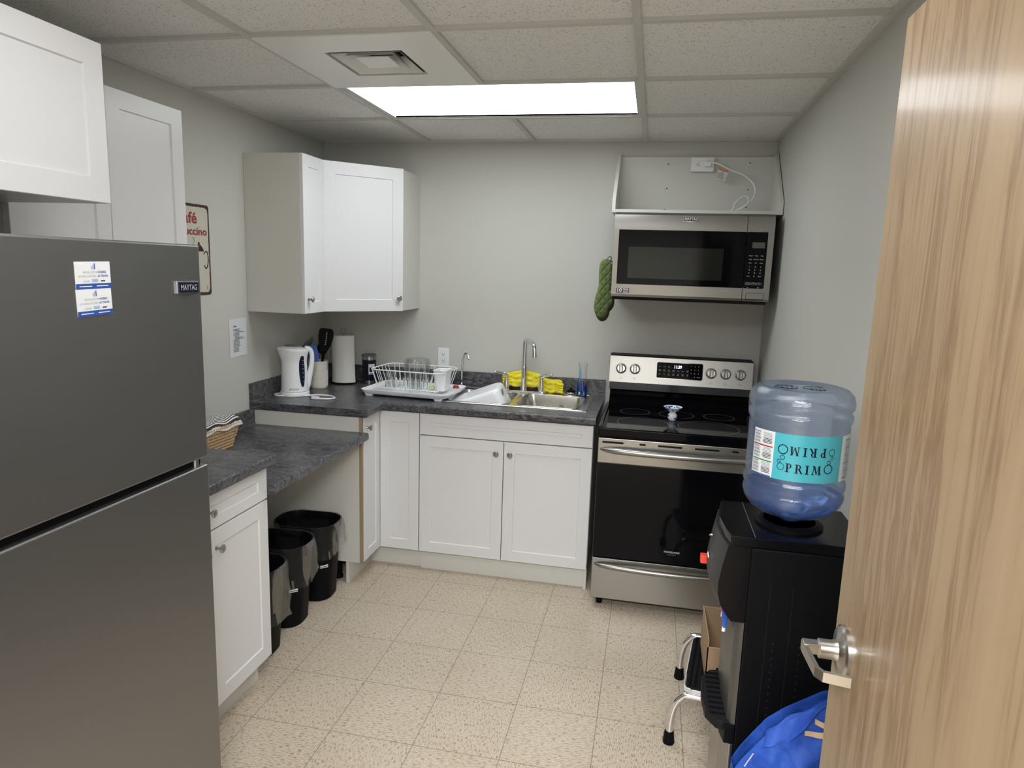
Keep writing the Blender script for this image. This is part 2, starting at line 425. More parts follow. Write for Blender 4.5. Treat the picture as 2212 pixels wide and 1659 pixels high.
# ------------------------------------------------------------------ ceiling light and vent
t = thing('ceiling_light', 'long rectangular ceiling light panel, switched on, over the sink', 'light', (TX + F, TY - F / 2, H + .01))
x0, x1, y0, y1 = TX + tw, TX + 2 * F - tw, TY - F + tw, TY - tw
fb = MB(); ix0, ix1, iy0, iy1 = x0 + .028, x1 - .015, y0 + .010, y1 - .022
fb.box(x0, x1, y0, iy0, H + .004, H + .06, 'grid', .001).box(x0, x1, iy1, y1, H + .004, H + .06, 'grid', .001).box(x0, ix0, iy0, iy1, H + .004, H + .06, 'grid', .001).box(ix1, x1, iy0, iy1, H + .004, H + .06, 'grid', .001)
fb.box(x0, x1, y0, y1, H + .06, H + .07, 'grid')
fb.build('frame', t)
MB().box(ix0, ix1, iy0, iy1, H + .012, H + .018, 'lamp').build('diffuser', t)

t = thing('ceiling_vent', 'white square ceiling air vent with louvred centre beside the light', 'vent', (TX + F / 2, TY - 1.5 * F, H))
vx0, vx1, vy0, vy1 = TX + .008, TX + F - .004, TY - 2 * F + .004, TY - F - .006
ox0, ox1, oy0, oy1 = .842, 1.117, -1.663, -1.380
f = MB(); z0, z1 = H - .004, H + .006
f.box(vx0, vx1, vy0, oy0, z0, z1, 'ventwhite').box(vx0, vx1, oy1, vy1, z0, z1, 'ventwhite').box(vx0, ox0, oy0, oy1, z0, z1, 'ventwhite').box(ox1, vx1, oy0, oy1, z0, z1, 'ventwhite')
f.build('panel', t)
d = MB(); cx, cy = (ox0 + ox1) / 2, (oy0 + oy1) / 2
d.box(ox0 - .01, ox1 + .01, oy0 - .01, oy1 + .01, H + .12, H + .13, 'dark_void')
for a, b_ in (((ox0 - .006, ox0, oy0, oy1)), ) * 0: pass
d.box(ox0 - .004, ox0, oy0, oy1, H + .006, H + .12, 'greyplastic').box(ox1, ox1 + .004, oy0, oy1, H + .006, H + .12, 'greyplastic').box(ox0, ox1, oy0 - .004, oy0, H + .006, H + .12, 'greyplastic').box(ox0, ox1, oy1, oy1 + .004, H + .006, H + .12, 'greyplastic')
d.build('duct', t)
for h1, h2, za, zb in ((.125, .088, H - .002, H + .045), (.085, .055, H + .002, H + .04)):
    fs = MB(); vs = []
    for (h, z) in ((h1, za), (h2, zb)): vs += [(cx - h, cy - h, z), (cx + h, cy - h, z), (cx + h, cy + h, z), (cx - h, cy + h, z)]
    fs.add(vs, [[i, (i + 1) % 4, 4 + (i + 1) % 4, 4 + i] for i in range(4)], 'ventwhite')
    fs.build('louvre', t, solid=.002)
MB().box(cx - .06, cx + .06, cy - .06, cy + .06, H + .0, H + .004, 'ventwhite', .001).build('centre_plate', t)

# ------------------------------------------------------------------ cabinet parts
def frame_door(mb, w, h, t=.019, rail=.056, rd=.005, rail_z=None, m='white'):
    """local: x 0..w, z 0..h, front at y=-t, back at y=0; recessed flat panel"""
    rz = rail if rail_z is None else rail_z
    s = .003; b = .0012
    def ring(x0, x1, z0, z1, y): return [(x0, y, z0), (x1, y, z0), (x1, y, z1), (x0, y, z1)]
    R = [ring(0, w, 0, h, 0), ring(0, w, 0, h, -t + b), ring(b, w - b, b, h - b, -t), ring(rail, w - rail, rz, h - rz, -t), ring(rail + s, w - rail - s, rz + s, h - rz - s, -t + rd)]
    vs = sum(R, []); fs = [[0, 1, 2, 3]]
    for k in range(4):
        for i in range(4): fs.append([k * 4 + i, k * 4 + (i + 1) % 4, k * 4 + 4 + (i + 1) % 4, k * 4 + 4 + i])
    fs.append([16, 17, 18, 19])
    mb.add(vs, fs, m)
def fix_normals(o):
    b = bmesh.new(); b.from_mesh(o.data); bmesh.ops.recalc_face_normals(b, faces=b.faces); b.to_mesh(o.data); b.free()
    o.data.set_sharp_from_angle(angle=math.radians(25))
def place(px, py, pz, ang): return Matrix.Translation((px, py, pz)) @ Matrix.Rotation(ang, 4, 'Z')
def door(parent, name, P, ang, w, h, knob=None, rail=.056, rail_z=None, t=.019):
    """P = back lower left corner seen from the front, ang = turn about z (0 faces -y, 90 deg faces +x)"""
    mb = MB(); mb.T = place(*P, ang); frame_door(mb, w, h, t, rail, rail_z=rail_z)
    o = mb.build(name, parent, sharp=25); fix_normals(o)
    if knob:
        kb = MB(); kb.T = place(*P, ang)
        kb.lathe([(.0, 0), (.0075, 0), (.0075, .002), (.005, .006), (.0048, .014), (.011, .019), (.0145, .023), (.0145, .026), (.011, .029), (.0, .030)], (knob[0], -t, knob[1]), 'nickel', 24, (0, -1, 0))
        kb.build('knob', o)
    return o
R90 = PI / 2

# corner base cabinet ---------------------------------------------------------
XF = .608; YF = -.608; CAB = .8276; YL = -.8143; XE = 1.7302
t = thing('corner_base_cabinet', 'white corner base cabinet with bifold door, left of the sink cabinet', 'cabinet', (.3, -.4, 0))
b = MB(); b.box(.002, XF - .02, YL, -.002, .116, .874, 'melamine').box(XF - .02, CAB - .001, YF + .02, -.002, .116, .874, 'melamine')
b.build('carcass', t)
b = MB().box(.001, XF - .018, YL - .019, YL, .114, .878, 'melamine'); b.build('side_panel', t)
MB().box(XF - .0179, XF - .004, YL - .019, YL - .0012, .114, .878, 'raw', .0005).build('raw_edge', t)['label'] = 'unfinished brown board edge'
door(t, 'door', (XF - .019, YL + .002, .116), R90, (YF - .019 - YL) + .017, .756, knob=(.034, .700), rail=.05)
door(t, 'door', (XF + .001, YF + .019, .116), 0, CAB - XF - .004, .756, rail=.055)
b = MB().box(.515, .531, YL - .019, -.53, .0, .113, 'melamine').box(.52, CAB, -.546, -.53, 0, .113, 'melamine'); b.build('toe_kick', t)
b = MB().lathe([(.022, 0), (.022, .012), (.016, .02), (.016, .08), (.028, .1), (.028, .116)], (.452, YL + .03, 0), 'black', 20); b.build('leg', t)
b = MB().lathe([(.022, 0), (.022, .012), (.016, .02), (.016, .08), (.028, .1), (.028, .116)], (.06, YL + .03, 0), 'black', 20); b.build('leg', t)

# sink base cabinet
t = thing('sink_base_cabinet', 'white two-door base cabinet under the sink, with a false drawer front', 'cabinet', (1.28, -.3, 0))
b = MB(); x0, x1 = CAB + .001, XE
b.box(x0, x0 + .016, YF + .02, -.002, .116, .874, 'melamine').box(x1 - .016, x1, YF + .02, -.002, .0, .874, 'melamine').box(x0, x1, YF + .02, -.002, .116, .132, 'melamine').box(x0, x1, -.02, -.004, .13, .874, 'melamine').box(x0, x1, YF + .0195, YF + .035, .74, .874, 'melamine')
b.build('carcass', t)
dw = (x1 - x0 - .006) / 2
door(t, 'false_drawer_front', (x0 + .001, YF + .019, .760), 0, x1 - x0 - .002, .112, rail=.056, rail_z=.046)
door(t, 'door', (x0 + .001, YF + .019, .116), 0, dw, .638, knob=(dw - .034, .578))
door(t, 'door', (x0 + dw + .005, YF + .019, .116), 0, dw, .638, knob=(.034, .578))
MB().box(CAB + .001, XE - .016, -.562, -.546, 0, .113, 'melamine').build('toe_kick', t)

# near base cabinet on the left wall
YB0, YB1 = -1.700, -2.400
t = thing('base_cabinet', 'white base cabinet with one drawer over two doors, beside the fridge', 'cabinet', (.3, (YB0 + YB1) / 2, 0))
b = MB().box(.001, XF - .02, YB1, YB0, .116, .874, 'melamine'); b.build('carcass', t)
dl = YB0 - YB1
door(t, 'drawer', (XF - .019, YB1, .752), R90, dl, .120, knob=(dl / 2, .065), rail=.056, rail_z=.04)
dw = dl / 2 - .002
door(t, 'door', (XF - .019, YB1, .116), R90, dw, .630, knob=(dw - .034, .566))
door(t, 'door', (XF - .019, YB1 + dw + .004, .116), R90, dw, .630, knob=(.034, .566))
MB().box(.53, .546, YB1, YB0 - .001, 0, .113, 'melamine').build('toe_kick', t)

# wall cabinets
UZ0, UZ1 = 1.3768, 2.1366
t = thing('wall_cabinet', 'narrow white wall cabinet above the kettle, left of the corner unit', 'cabinet', (.15, -.72, UZ0))
MB().box(.001, .292, -.834, -.612, UZ0, UZ1, 'melamine', .0006).build('carcass', t)
door(t, 'door', (.2935, -.833, UZ0), R90, .218, UZ1 - UZ0, knob=(.034, .07), rail=.056)
t = thing('corner_wall_cabinet', 'white diagonal corner wall cabinet above the paper towels', 'cabinet', (.3, -.3, UZ0))
b = MB().prism([(.001, -.001), (.001, -.608), (.298, -.608), (.609, -.300), (.609, -.001)], 'z', UZ0, UZ1, 'melamine'); b.build('carcass', t)
a = math.atan2(.308, .311)
ww = math.hypot(.308, .311)
door(t, 'door', (.299, -.6095, UZ0), a, ww, UZ1 - UZ0, knob=(ww - .030, .07), rail=.062)
YC0, YC1 = -1.713, -2.411
t = thing('wall_cabinet', 'white two-door wall cabinet on the left wall, behind the fridge top', 'cabinet', (.15, (YC0 + YC1) / 2, 1.372))
MB().box(.001, .31, YC1, YC0, 1.372, 2.133, 'melamine', .0006).build('carcass', t)
dw = (YC0 - YC1) / 2 - .0015
door(t, 'door', (.311, YC1, 1.372), R90, dw, .761, knob=(dw - .034, .07))
door(t, 'door', (.311, YC1 + dw + .003, 1.372), R90, dw, .761, knob=(.034, .07))
t = thing('wall_cabinet', 'deep white wall cabinet over the fridge, nearest the camera', 'cabinet', (.3, -2.8, 1.757))
MB().box(.001, .62, -3.19, -2.4145, 1.757, 2.13, 'melamine', .0006).build('carcass', t)
dw = (3.19 - 2.4145) / 2 - .0015
door(t, 'door', (.621, -3.19, 1.757), R90, dw, .373, knob=(dw - .034, .05))
door(t, 'door', (.621, -3.19 + dw + .003, 1.757), R90, dw, .373, rail=.058)

# ------------------------------------------------------------------ worktops
ZT, ZB = .920, .884
def roll(r=.011, n=4):
    """profile points (depth out from 0..25mm, z) rounded top & bottom"""
    p = [(0, ZB), (0, ZT)]
    return p
def edge_profile(d0, d1, zb, zt, r=.012):
    s = 1 if d1 > d0 else -1
    p = [(d0, zb), (d0, zt)]
    for i in range(6):
        a = PI / 2 - PI / 2 * i / 5; p.append((d1 - s * r + s * r * math.cos(a), zt - r + r * math.sin(a)))
    for i in range(4):
        a = -PI / 2 * i / 3; p.append((d1 - s * r * .6 + s * r * .6 * math.cos(a), zb + r * .6 + r * .6 * math.sin(a)))
    return p
t = thing('worktop', 'dark grey stone-look L-shaped worktop holding the sink', 'worktop', (.8, -.4, ZB))
b = MB(); hx0, hx1, hy0, hy1 = .905, 1.660, -.488, -.112; LM = 'laminate'
b.box(.001, .616, -.846, -.616, ZB, ZT, LM)
b.box(.001, hx0, -.616, -.001, ZB, ZT, LM).box(hx1, 1.7415, -.616, -.001, ZB, ZT, LM).box(hx0, hx1, -.616, hy0, ZB, ZT, LM).box(hx0, hx1, hy1, -.001, ZB, ZT, LM)
b.prism(edge_profile(.616, .642, ZB, ZT), 'y', -.846, -.640, LM)
b.prism([(p, q) for p, q in edge_profile(-.616, -.642, ZB, ZT)], 'x', .616, 1.7415, LM)
# small fillet in the inner corner
b.prism([(.641, -.641), (.641, -.668), (.648, -.652), (.668, -.641)], 'z', ZB + .004, ZT - .0035, LM)
b.build('top', t)
s = MB()
s.prism([(-.001, ZT), (-.001, 1.012), (-.012, 1.014), (-.019, 1.008), (-.0205, 1.0), (-.0205, ZT + .006), (-.027, ZT)], 'x', .02, 1.7415, LM)
s.prism([(.001, ZT), (.001, 1.012), (.012, 1.014), (.019, 1.008), (.0205, 1.0), (.0205, ZT + .006), (.027, ZT)], 'y', -.846, -.001, LM)
s.build('backsplash', t)
t = thing('low_worktop', 'dark grey stone-look low desk worktop over the bins', 'worktop', (.3, -1.27, .768))
b = MB(); b.box(.001, .616, -1.6997, -.8345, .768, .804, LM)
b.prism(edge_profile(.616, .642, .768, .804), 'y', -1.6997, -.8336, LM)
b.build('top', t)
MB().prism([(.001, .804), (.001, .882), (.015, .8825), (.021, .876), (.0215, .81), (.028, .804)], 'y', -1.6985, -.8336, LM).build('backsplash', t)
t = thing('worktop', 'short dark grey worktop on the base cabinet next to the fridge', 'worktop', (.3, -2.05, ZB))
b = MB().box(.001, .616, -2.404, -1.688, ZB, ZT, LM); b.prism(edge_profile(.616, .642, ZB, ZT), 'y', -2.404, -1.688, LM); b.build('top', t)
MB().prism([(.001, ZT), (.001, 1.008), (.015, 1.008), (.0215, .998), (.0215, ZT)], 'y', -2.404, -1.688, LM).build('backsplash', t)

# ------------------------------------------------------------------ fridge
FX = .880
t = thing('fridge', 'dark grey top-freezer fridge with a small badge, at the left', 'fridge', (.45, -2.79, 0))
fy0, fy1 = -3.17, -2.412
MB().box(.04, .80, fy0, fy1 - .004, .02, 1.650, 'greyplastic', .004).build('body', t)
MB().box(.806, FX, fy0, fy1, 1.128, 1.662, 'fridge', .006, 3).build('freezer_door', t)
MB().box(.806, FX, fy0, fy1, .06, 1.108, 'fridge', .006, 3).build('fridge_door', t)
MB().box(.80, .862, fy0 + .01, fy1 - .01, 1.1085, 1.1275, 'black').build('door_gasket', t)
MB().box(.80, .86, fy1 - .075, fy1 - .008, 1.110, 1.118, 'nickel', .003).cyl((.862, fy1 - .03, 1.108), (.862, fy1 - .03, 1.127), .008, 'nickel').build('hinge', t)
MB().box(.76, .84, fy0 + .02, fy1 - .02, .012, .058, 'blackmat').build('grille', t)
for fx_, fy_ in ((.75, fy0 + .02), (.75, fy1 - .07), (.06, fy0 + .02), (.06, fy1 - .07)): MB().box(fx_, fx_ + .05, fy_, fy_ + .05, 0, .02, 'black').build('foot', t)
bd = MB()
by0, by1, bz0, bz1 = -2.505, -2.428, 1.540, 1.575
bd.prism([(by0, bz1), (by1, bz1), (by1, bz0 + .006), ((by0 + by1) / 2, bz0), (by0, bz0 + .006)], 'x', FX, FX + .005, 'chrome', .0008)
bd.box(FX + .004, FX + .0062, by0 + .004, by1 - .003, bz0 + .009, bz1 - .004, 'navy')
bd.text('MAYTAG', .0185, (FX + .0068, (by0 + by1) / 2, (bz0 + bz1) / 2 + .0025), (0, 1, 0), (0, 0, 1), 'greyink', sx=.80, bold=.01)
bd.build('badge', t)
def card(z0, tilt, label):
    o = MB(); y0, y1 = 0, .0895
    rot = Matrix.Rotation(tilt, 4, 'X'); base = V((FX + .0005, -2.7935, z0))
    o.T = Matrix.Translation(base) @ rot
    o.box(0, .0012, 0, .0895, 0, .0535, 'paper', .0002)
    o.quad((.0015, .0, .0), (0, 1, 0), (0, 0, 1), .0895, .0105, 'blueink')
    X = .0016
    for k, hh in enumerate((.006, .009, .0115)): o.quad((X, .041 + k * .0036, .0385), (0, 1, 0), (0, 0, 1), .0023, hh, ('greyink', 'lightblueink', 'blueink')[k])
    o.text('NOVA SCOTIA', .0062, (X, .019, .0325), (0, 1, 0), (0, 0, 1), 'greyink', 'LEFT', .9); o.text('WORKS', .0062, (X, .0565, .0325), (0, 1, 0), (0, 0, 1), 'blueink', 'LEFT', .95, bold=.02)
    o.text('NOUVELLE-ÉCOSSE', .0058, (X, .007, .0250), (0, 1, 0), (0, 0, 1), 'greyink', 'LEFT', .9); o.text('AU TRAVAIL', .0058, (X, .0555, .0250), (0, 1, 0), (0, 0, 1), 'blueink', 'LEFT', .85, bold=.02)
    o.text('Canada', .0062, (X, .018, .0155), (0, 1, 0), (0, 0, 1), 'greyink', 'LEFT', .9)
    for k in range(3): o.quad((X, .040, .0135 + k * .0022), (0, 1, 0), (0, 0, 1), .016, .001, 'lightblueink')
    o.quad((X, .063, .0140), (0, 1, 0), (0, 0, 1), .011, .0022, 'ink')
    o.quad((X + .0003, .008, .0045), (0, 1, 0), (0, 0, 1), .031, .0016, 'whiteink'); o.quad((X + .0003, .051, .0045), (0, 1, 0), (0, 0, 1), .030, .0016, 'whiteink')
    return props(o.build('fridge_magnet', loc=(FX, -2.75, z0)), label, 'magnet', 'card magnets on the freezer door')
card(1.5625, .02, 'white and blue card magnet on the freezer door, upper of the two')
card(1.5085, .035, 'white and blue card magnet on the freezer door, lower of the two')

# ------------------------------------------------------------------ range
RX0, RX1 = 1.768, 2.523
t = thing('range', 'stainless steel electric range with a black glass cooktop and oven door', 'stove', ((RX0 + RX1) / 2, -.45, 0))
MB().box(RX0 + .004, RX1 - .004, -.735, -.03, .045, .868, 'greyplastic').build('body', t)
for x in (RX0 + .04, RX1 - .04):
    for y in (-.70, -.1): MB().cyl((x, y, 0), (x, y, .046), .016, 'black').build('foot', t)
# drawer
dr = MB().box(RX0, RX1, -.772, -.736, .055, .262, 'steel', .003); dro = dr.build('drawer', t)
def bow_handle(z, parent, name='handle', r=.0125, y0=-.775, x0=RX0 + .012, x1=RX1 - .012, out=.040):
    hb = MB(); pts = []; rad = []
    for i in range(33):
        u = i / 32; e = 4 * u * (1 - u)
        pts.append((x0 + (x1 - x0) * u, y0 - out * min(1, e ** .55), z)); rad.append(r * (.38 + .62 * min(1, (e * 3.2) ** .6)))
    hb.tube(pts, r, 'steel', 14, radii=rad); return hb.build(name, parent)
bow_handle(.232, dro)
# oven door
od = MB().box(RX0, RX1, -.772, -.737, .268, .738, 'blackgloss', .003); odo = od.build('oven_door', t)
odo['label'] = 'black glass oven door with stainless top band'
b = MB().box(RX0, RX1, -.775, -.737, .739, .858, 'steel', .003)
for x, w_ in ((.018, .10), (.19, .03), (.275, .11), (.44, .11), (.605, .03), (.68, .055)): b.prism(rrect(RX0 + x, RX0 + x + w_, .835, .844, .0044), 'y', -.7762, -.7745, 'blackmat')
bo = b.build('vent_band', odo)
bow_handle(.805, bo, r=.0145)
b = MB(); b.text('FRIGIDAIRE', .0125, (2.14, -.7728, .328), m='whiteink', sx=1.15).text('G A L L E R Y', .0065, (2.14, -.7728, .316), m='greyink', sx=1.1); b.build('lettering', odo)
# cooktop
b = MB(); b.box(RX0 - .004, RX1 + .004, -.795, -.165, .868, .912, 'cooktop', .008, 3)
b.box(RX0 - .004, RX0 + .016, -.795, -.165, .905, .920, 'blackgloss', .005, 3).box(RX1 - .016, RX1 + .004, -.795, -.165, .905, .920, 'blackgloss', .005, 3)
ct = b.build('cooktop', t)
def ring(x, y, r, w_=.0012): return [(r - w_, 0), (r, 0)]
bn = MB()
for x, y, r in ((1.965, -.625, .121), (2.273, -.635, .141), (1.923, -.365, .076), (2.133, -.375, .088), (2.345, -.365, .076)):
    n = 64; vs = []; fs = []
    for i in range(n):
        a = 2 * PI * i / n
        for rr in (r - .0009, r): vs.append((x + rr * math.cos(a), y + rr * math.sin(a), .9125))
    fs = [[2 * i, 2 * i + 1, (2 * i + 3) % (2 * n), (2 * i + 2) % (2 * n)] for i in range(n)]
    bn.add(vs, fs, 'greyink')
bn.build('burner_markings', ct)
# backguard
b = MB().prism([(-.03, .868), (-.03, 1.17), (-.122, 1.17), (-.144, 1.03), (-.144, .99), (-.120, .975), (-.120, .955), (-.166, .9125), (-.166, .868)], 'x', RX0 + .006, RX1 - .006, 'blackgloss'); bgo = b.build('backguard', t)
b = MB().prism([(-.126, 1.174), (-.134, 1.176), (-.1555, 1.0305), (-.147, 1.0285)], 'x', RX0, RX1, 'steel'); b.build('control_panel', t)
b = MB()
b.prism([(-.030, 1.170), (-.030, 1.178), (-.138, 1.178), (-.138, 1.173)], 'x', RX0, RX1, 'blackmat')
b.build('top_cap', t)
MB().prism([(-.159, 1.029), (-.154, .990), (-.149, .990), (-.153, 1.029)], 'x', RX0 + .003, RX1 - .003, 'steeldark').build('lower_band', t)
# control face frame: origin + axes on the sloped panel
s0, s1 = V((0, -.1555, 1.0305)), V((0, -.134, 1.176)); su = (s1 - s0).normalized(); sn = V((0, -su.z, su.y)); 
if sn.y > 0: sn = -sn
def cp(x, z, out=0.): 
    k = (z - 1.0305) / (1.176 - 1.0305); p = s0.lerp(s1, k); return V((x, p.y, p.z)) + sn * out
UX = V((1, 0, 0))
dsp = MB()
pl = [cp(x, z, .0012) for x, z in rrect(2.022, 2.262, 1.066, 1.150, .007)]
pb = [cp(x, z, .0008) for x, z in rrect(2.0185, 2.2655, 1.0625, 1.1535, .009)]
dsp.add(pb, [list(range(len(pb)))], 'chrome'); dsp.add(pl, [list(range(len(pl)))], 'blackgloss')
dsp.text('11:39', .024, cp(2.133, 1.128, .0016), UX, su, 'emit', sx=.8, bold=.01)
for r_ in range(3):
    for c_ in range(3): dsp.text(str(r_ * 3 + c_ + 1), .009, cp(2.204 + c_ * .019, 1.136 - r_ * .019, .0016), UX, su, 'whiteink')
dsp.text('0', .009, cp(2.223, 1.079, .0016), UX, su, 'whiteink'); dsp.text('START', .0065, cp(2.244, 1.079, .0016), UX, su, 'whiteink')
rows = [(1.129, ['Bake', 'Broil', 'Air Fry'], .034), (1.108, ['Conv Bake', 'Conv Roast', 'Slow Cook', 'Keep Warm', 'Probe', 'Timer', 'Cook Time'], .0), (1.087, ['Light', 'Lock', 'Self Clean', 'Steam Clean', 'Set Clock', 'Delay Start', 'Oven Off'], 0)]
for z, ws, _ in rows:
    for k, w_ in enumerate(ws): 
        q = w_.split()
        for j, s_ in enumerate(q): dsp.text(s_, .0052, cp(2.038 + k * .0245, z - j * .006 + .003 * (len(q) - 1), .0016), UX, su, 'whiteink', sx=.9)
dsp.build('display', bpy.data.objects['control_panel'])
for i, x in enumerate((1.830, 1.905, 2.309, 2.384, 2.460)):
    mk = MB(); kb = MB(); c0 = cp(x, 1.105, 0)
    kb.lathe([(.0, .0002), (.0285, .0002), (.0285, .0010), (0, .0010)], c0, 'blackmat', 36, sn)
    kb.lathe([(.0265, 0), (.0265, .003), (.0235, .004), (.0225, .013), (.020, .0155), (0, .0155)], c0, 'nickel', 36, sn)
    kk = MB()
    q = UX * .007; r_ = su * .024
    base = c0 + sn * .014; topp = c0 + sn * .027
    vs = [base - q - r_, base + q - r_, base + q + r_, base - q + r_, topp - q * .7 - r_ * .85, topp + q * .7 - r_ * .85, topp + q * .7 + r_ * .85, topp - q * .7 + r_ * .85]
    kb.add(vs, [[0, 1, 5, 4], [1, 2, 6, 5], [2, 3, 7, 6], [3, 0, 4, 7], [4, 5, 6, 7]], 'steel')
    kb.add([c0 + sn * .0274 + UX * a_ + su * b_ for a_, b_ in ((-.0012, .008), (.0012, .008), (.0012, .020), (-.0012, .020))], [[0, 1, 2, 3]], 'ink')
    for sg in (-1, 1): kb.add([c0 + sn * .0158 + UX * (sg * a_) + su * b_ for a_, b_ in ((.0075, -.019), (.0105, -.017), (.0105, .017), (.0075, .019))], [[0, 1, 2, 3]], 'ink')
    kb.build('knob', bpy.data.objects['control_panel'])
    R_ = .033
    for k in range(11):
        a = -.8 * PI + 1.6 * PI * k / 10 + PI / 2 + PI / 11 * 0
        p = c0 + sn * .0008 + UX * math.cos(a) * R_ + su * math.sin(a) * R_
        mk.add([p + UX * dx + su * dy for dx, dy in ((-.001, -.001), (.001, -.001), (.001, .001), (-.001, .001))], [[0, 1, 2, 3]], 'ink')
    p = cp(x, 1.053, .0008)
    for dx0, dx1, dy0, dy1 in ((-.006, .006, -.004, -.0032), (-.006, .006, .0032, .004), (-.006, -.0052, -.004, .004), (.0052, .006, -.004, .004)):
        mk.add([p + UX * a_ + su * b_ for a_, b_ in ((dx0, dy0), (dx1, dy0), (dx1, dy1), (dx0, dy1))], [[0, 1, 2, 3]], 'ink')
    mk.build('knob_markings', bpy.data.objects['control_panel'])


# porcelain ornament on the cooktop
o = MB().lathe([(0, .0), (.014, 0), (.021, .008), (.0235, .02), (.021, .03), (.014, .036), (.016, .042), (.03, .052), (.044, .066), (.0455, .068), (.043, .0675), (.028, .056), (.012, .046), (0, .044)], (2.108, -.52, .9128), 'porcelain', 40)
for k in range(90):
    a = random.random() * 2 * PI; z, r, sl = random.choice([(.060, .0375, 1), (.054, .0322, 1), (.014, .0236, 0), (.024, .0236, 0), (.062, .0352, -1), (.058, .0305, -1)])
    rad = V((math.cos(a), math.sin(a), 0)); tn = V((-math.sin(a), math.cos(a), 0)); upv = V((0, 0, 1)) if sl == 0 else (rad * .75 + V((0, 0, .65))).normalized()
    nn = tn.cross(upv) * (1 if sl >= 0 else -1)
    p = V((2.108, -.52, .9128 + z)) + rad * r + (rad if sl >= 0 else -rad) * .0007 + (V((0, 0, .0008)) if sl < 0 else V((0, 0, -.0002)))
    n = random.choice((5, 6, 7)); s_ = random.uniform(.0025, .0055)
    o.add([p + tn * math.cos(2 * PI * i / n) * s_ * (1 + .4 * (i % 2)) + upv * math.sin(2 * PI * i / n) * s_ for i in range(n)], [list(range(n))], 'cobalt')
props(o.build('porcelain_vase', loc=(2.108, -.52, .9128)), 'small blue and white flared porcelain vase on the cooktop', 'ornament')

# ------------------------------------------------------------------ over-range shelf and microwave
t = thing('microwave_shelf', 'open white shelf surround above the microwave, with sloped side panels', 'shelf', (2.16, -.01, 1.925))
MB().box(1.762, 2.556, -.018, -.001, 1.926, 2.244, 'melamine').build('back_panel', t)
for x0, x1 in ((1.745, 1.762), (2.548, 2.564)):
    MB().prism([(-.0, 2.258), (-.052, 2.258), (-.330, 2.0), (-.345, 1.985), (-.345, 1.925), (0, 1.925)], 'x', x0, x1, 'melamine', .0008).build('side_panel', t)
MB().box(1.762, 2.548, -.345, -.0185, 1.925, 1.941, 'melamine', .0008).build('shelf_board', t)
b = MB()
for x, z in ((2.011, 2.207), (2.012, 2.081), (2.008, 1.97), (2.432, 2.214), (2.431, 2.078), (2.430, 1.987)): b.cyl((x, -.0188, z), (x, -.018, z), .0035, 'ink', 12)
b.build('peg_holes', t)
def outlet(name, label, cx, y, cz, w_, h_, horiz, depth, nrm='back'):
    t = thing(name, label, 'socket', (cx, y, cz))
    MB().box(cx - w_ / 2, cx + w_ / 2, y - depth, y, cz - h_ / 2, cz + h_ / 2, 'whiteplastic', .002).build('cover_plate', t)
    f = MB(); yy = y - depth - .0015
    def S(a, b_, c_, d_, m):  # rect in local (long axis a)
        if horiz: f.box(cx + a, cx + b_, yy - (.0008 if m == 'ink' else 0), y - depth, cz + c_, cz + d_, m)
        else: f.box(cx + c_, cx + d_, yy - (.0008 if m == 'ink' else 0), y - depth, cz + a, cz + b_, m)
    S(-.033, .033, -.0165, .0165, 'whiteplastic')
    for o_ in (-.019, .019):
        S(o_ - .003, o_ + .005, -.0075, -.005, 'ink'); S(o_ - .003, o_ + .005, .005, .0075, 'ink'); S(o_ - .011, o_ - .007, -.0022, .0022, 'ink')
    f.build('receptacle', t); return t
outlet('wall_socket', 'white double wall socket above the dish rack', .766, 0, 1.088, .070, .115, False, .006)
t = outlet('wall_socket', 'white surface-mounted socket box above the microwave, with a cable plugged in', 2.188, -.0185, 2.202, .118, .072, True, .028)
# microwave cable
PLX = 2.208
t = thing('power_cable', 'white microwave power cable looping down from the upper socket', 'cable', (2.35, -.06, 1.942))
MB().box(2.196, 2.232, -.072, -.0488, 2.188, 2.214, 'whiteplastic', .005).build('plug', t)
pts = [(2.226, -.064, 2.205), (2.25, -.075, 2.206), (2.285, -.075, 2.192), (2.34, -.075, 2.166), (2.40, -.08, 2.142), (2.447, -.09, 2.10), (2.458, -.10, 2.055), (2.44, -.115, 2.01), (2.40, -.13, 1.978), (2.36, -.14, 1.960), (2.315, -.15, 1.946)]
c_ = MB().tube(pts, .0042, 'whiteplastic', 10, smooth=6)
c_.tube([(2.31, -.155, 1.947), (2.35, -.15, 1.962), (2.36, -.13, 1.995), (2.39, -.12, 2.028), (2.42, -.12, 2.03), (2.425, -.125, 2.0), (2.395, -.14, 1.97), (2.35, -.15, 1.952), (2.30, -.165, 1.946)], .0036, 'whiteplastic', 10, smooth=6)
c_.build('cord', t)
tg = MB(); tg.T = Matrix.Translation((2.288, -.082, 2.148)) @ Matrix.Rotation(math.radians(18), 4, 'Y')
tg.box(-.026, .026, -.0006, .0006, -.030, .024, 'paper').quad((-.026, -.0012, .016), (1, 0, 0), (0, 0, 1), .052, .009, 'orangeink')
tg.quad((-.002, -.0012, .006), (1, 0, 0), (0, 0, 1), .004, .008, 'ink')
for k in range(7): tg.quad((-.022, -.0012, .001 - k * .0042), (1, 0, 0), (0, 0, 1), .030 + .012 * random.random(), .0017, 'greyink' if k % 2 else 'ink')
tg.build('warning_tag', t)

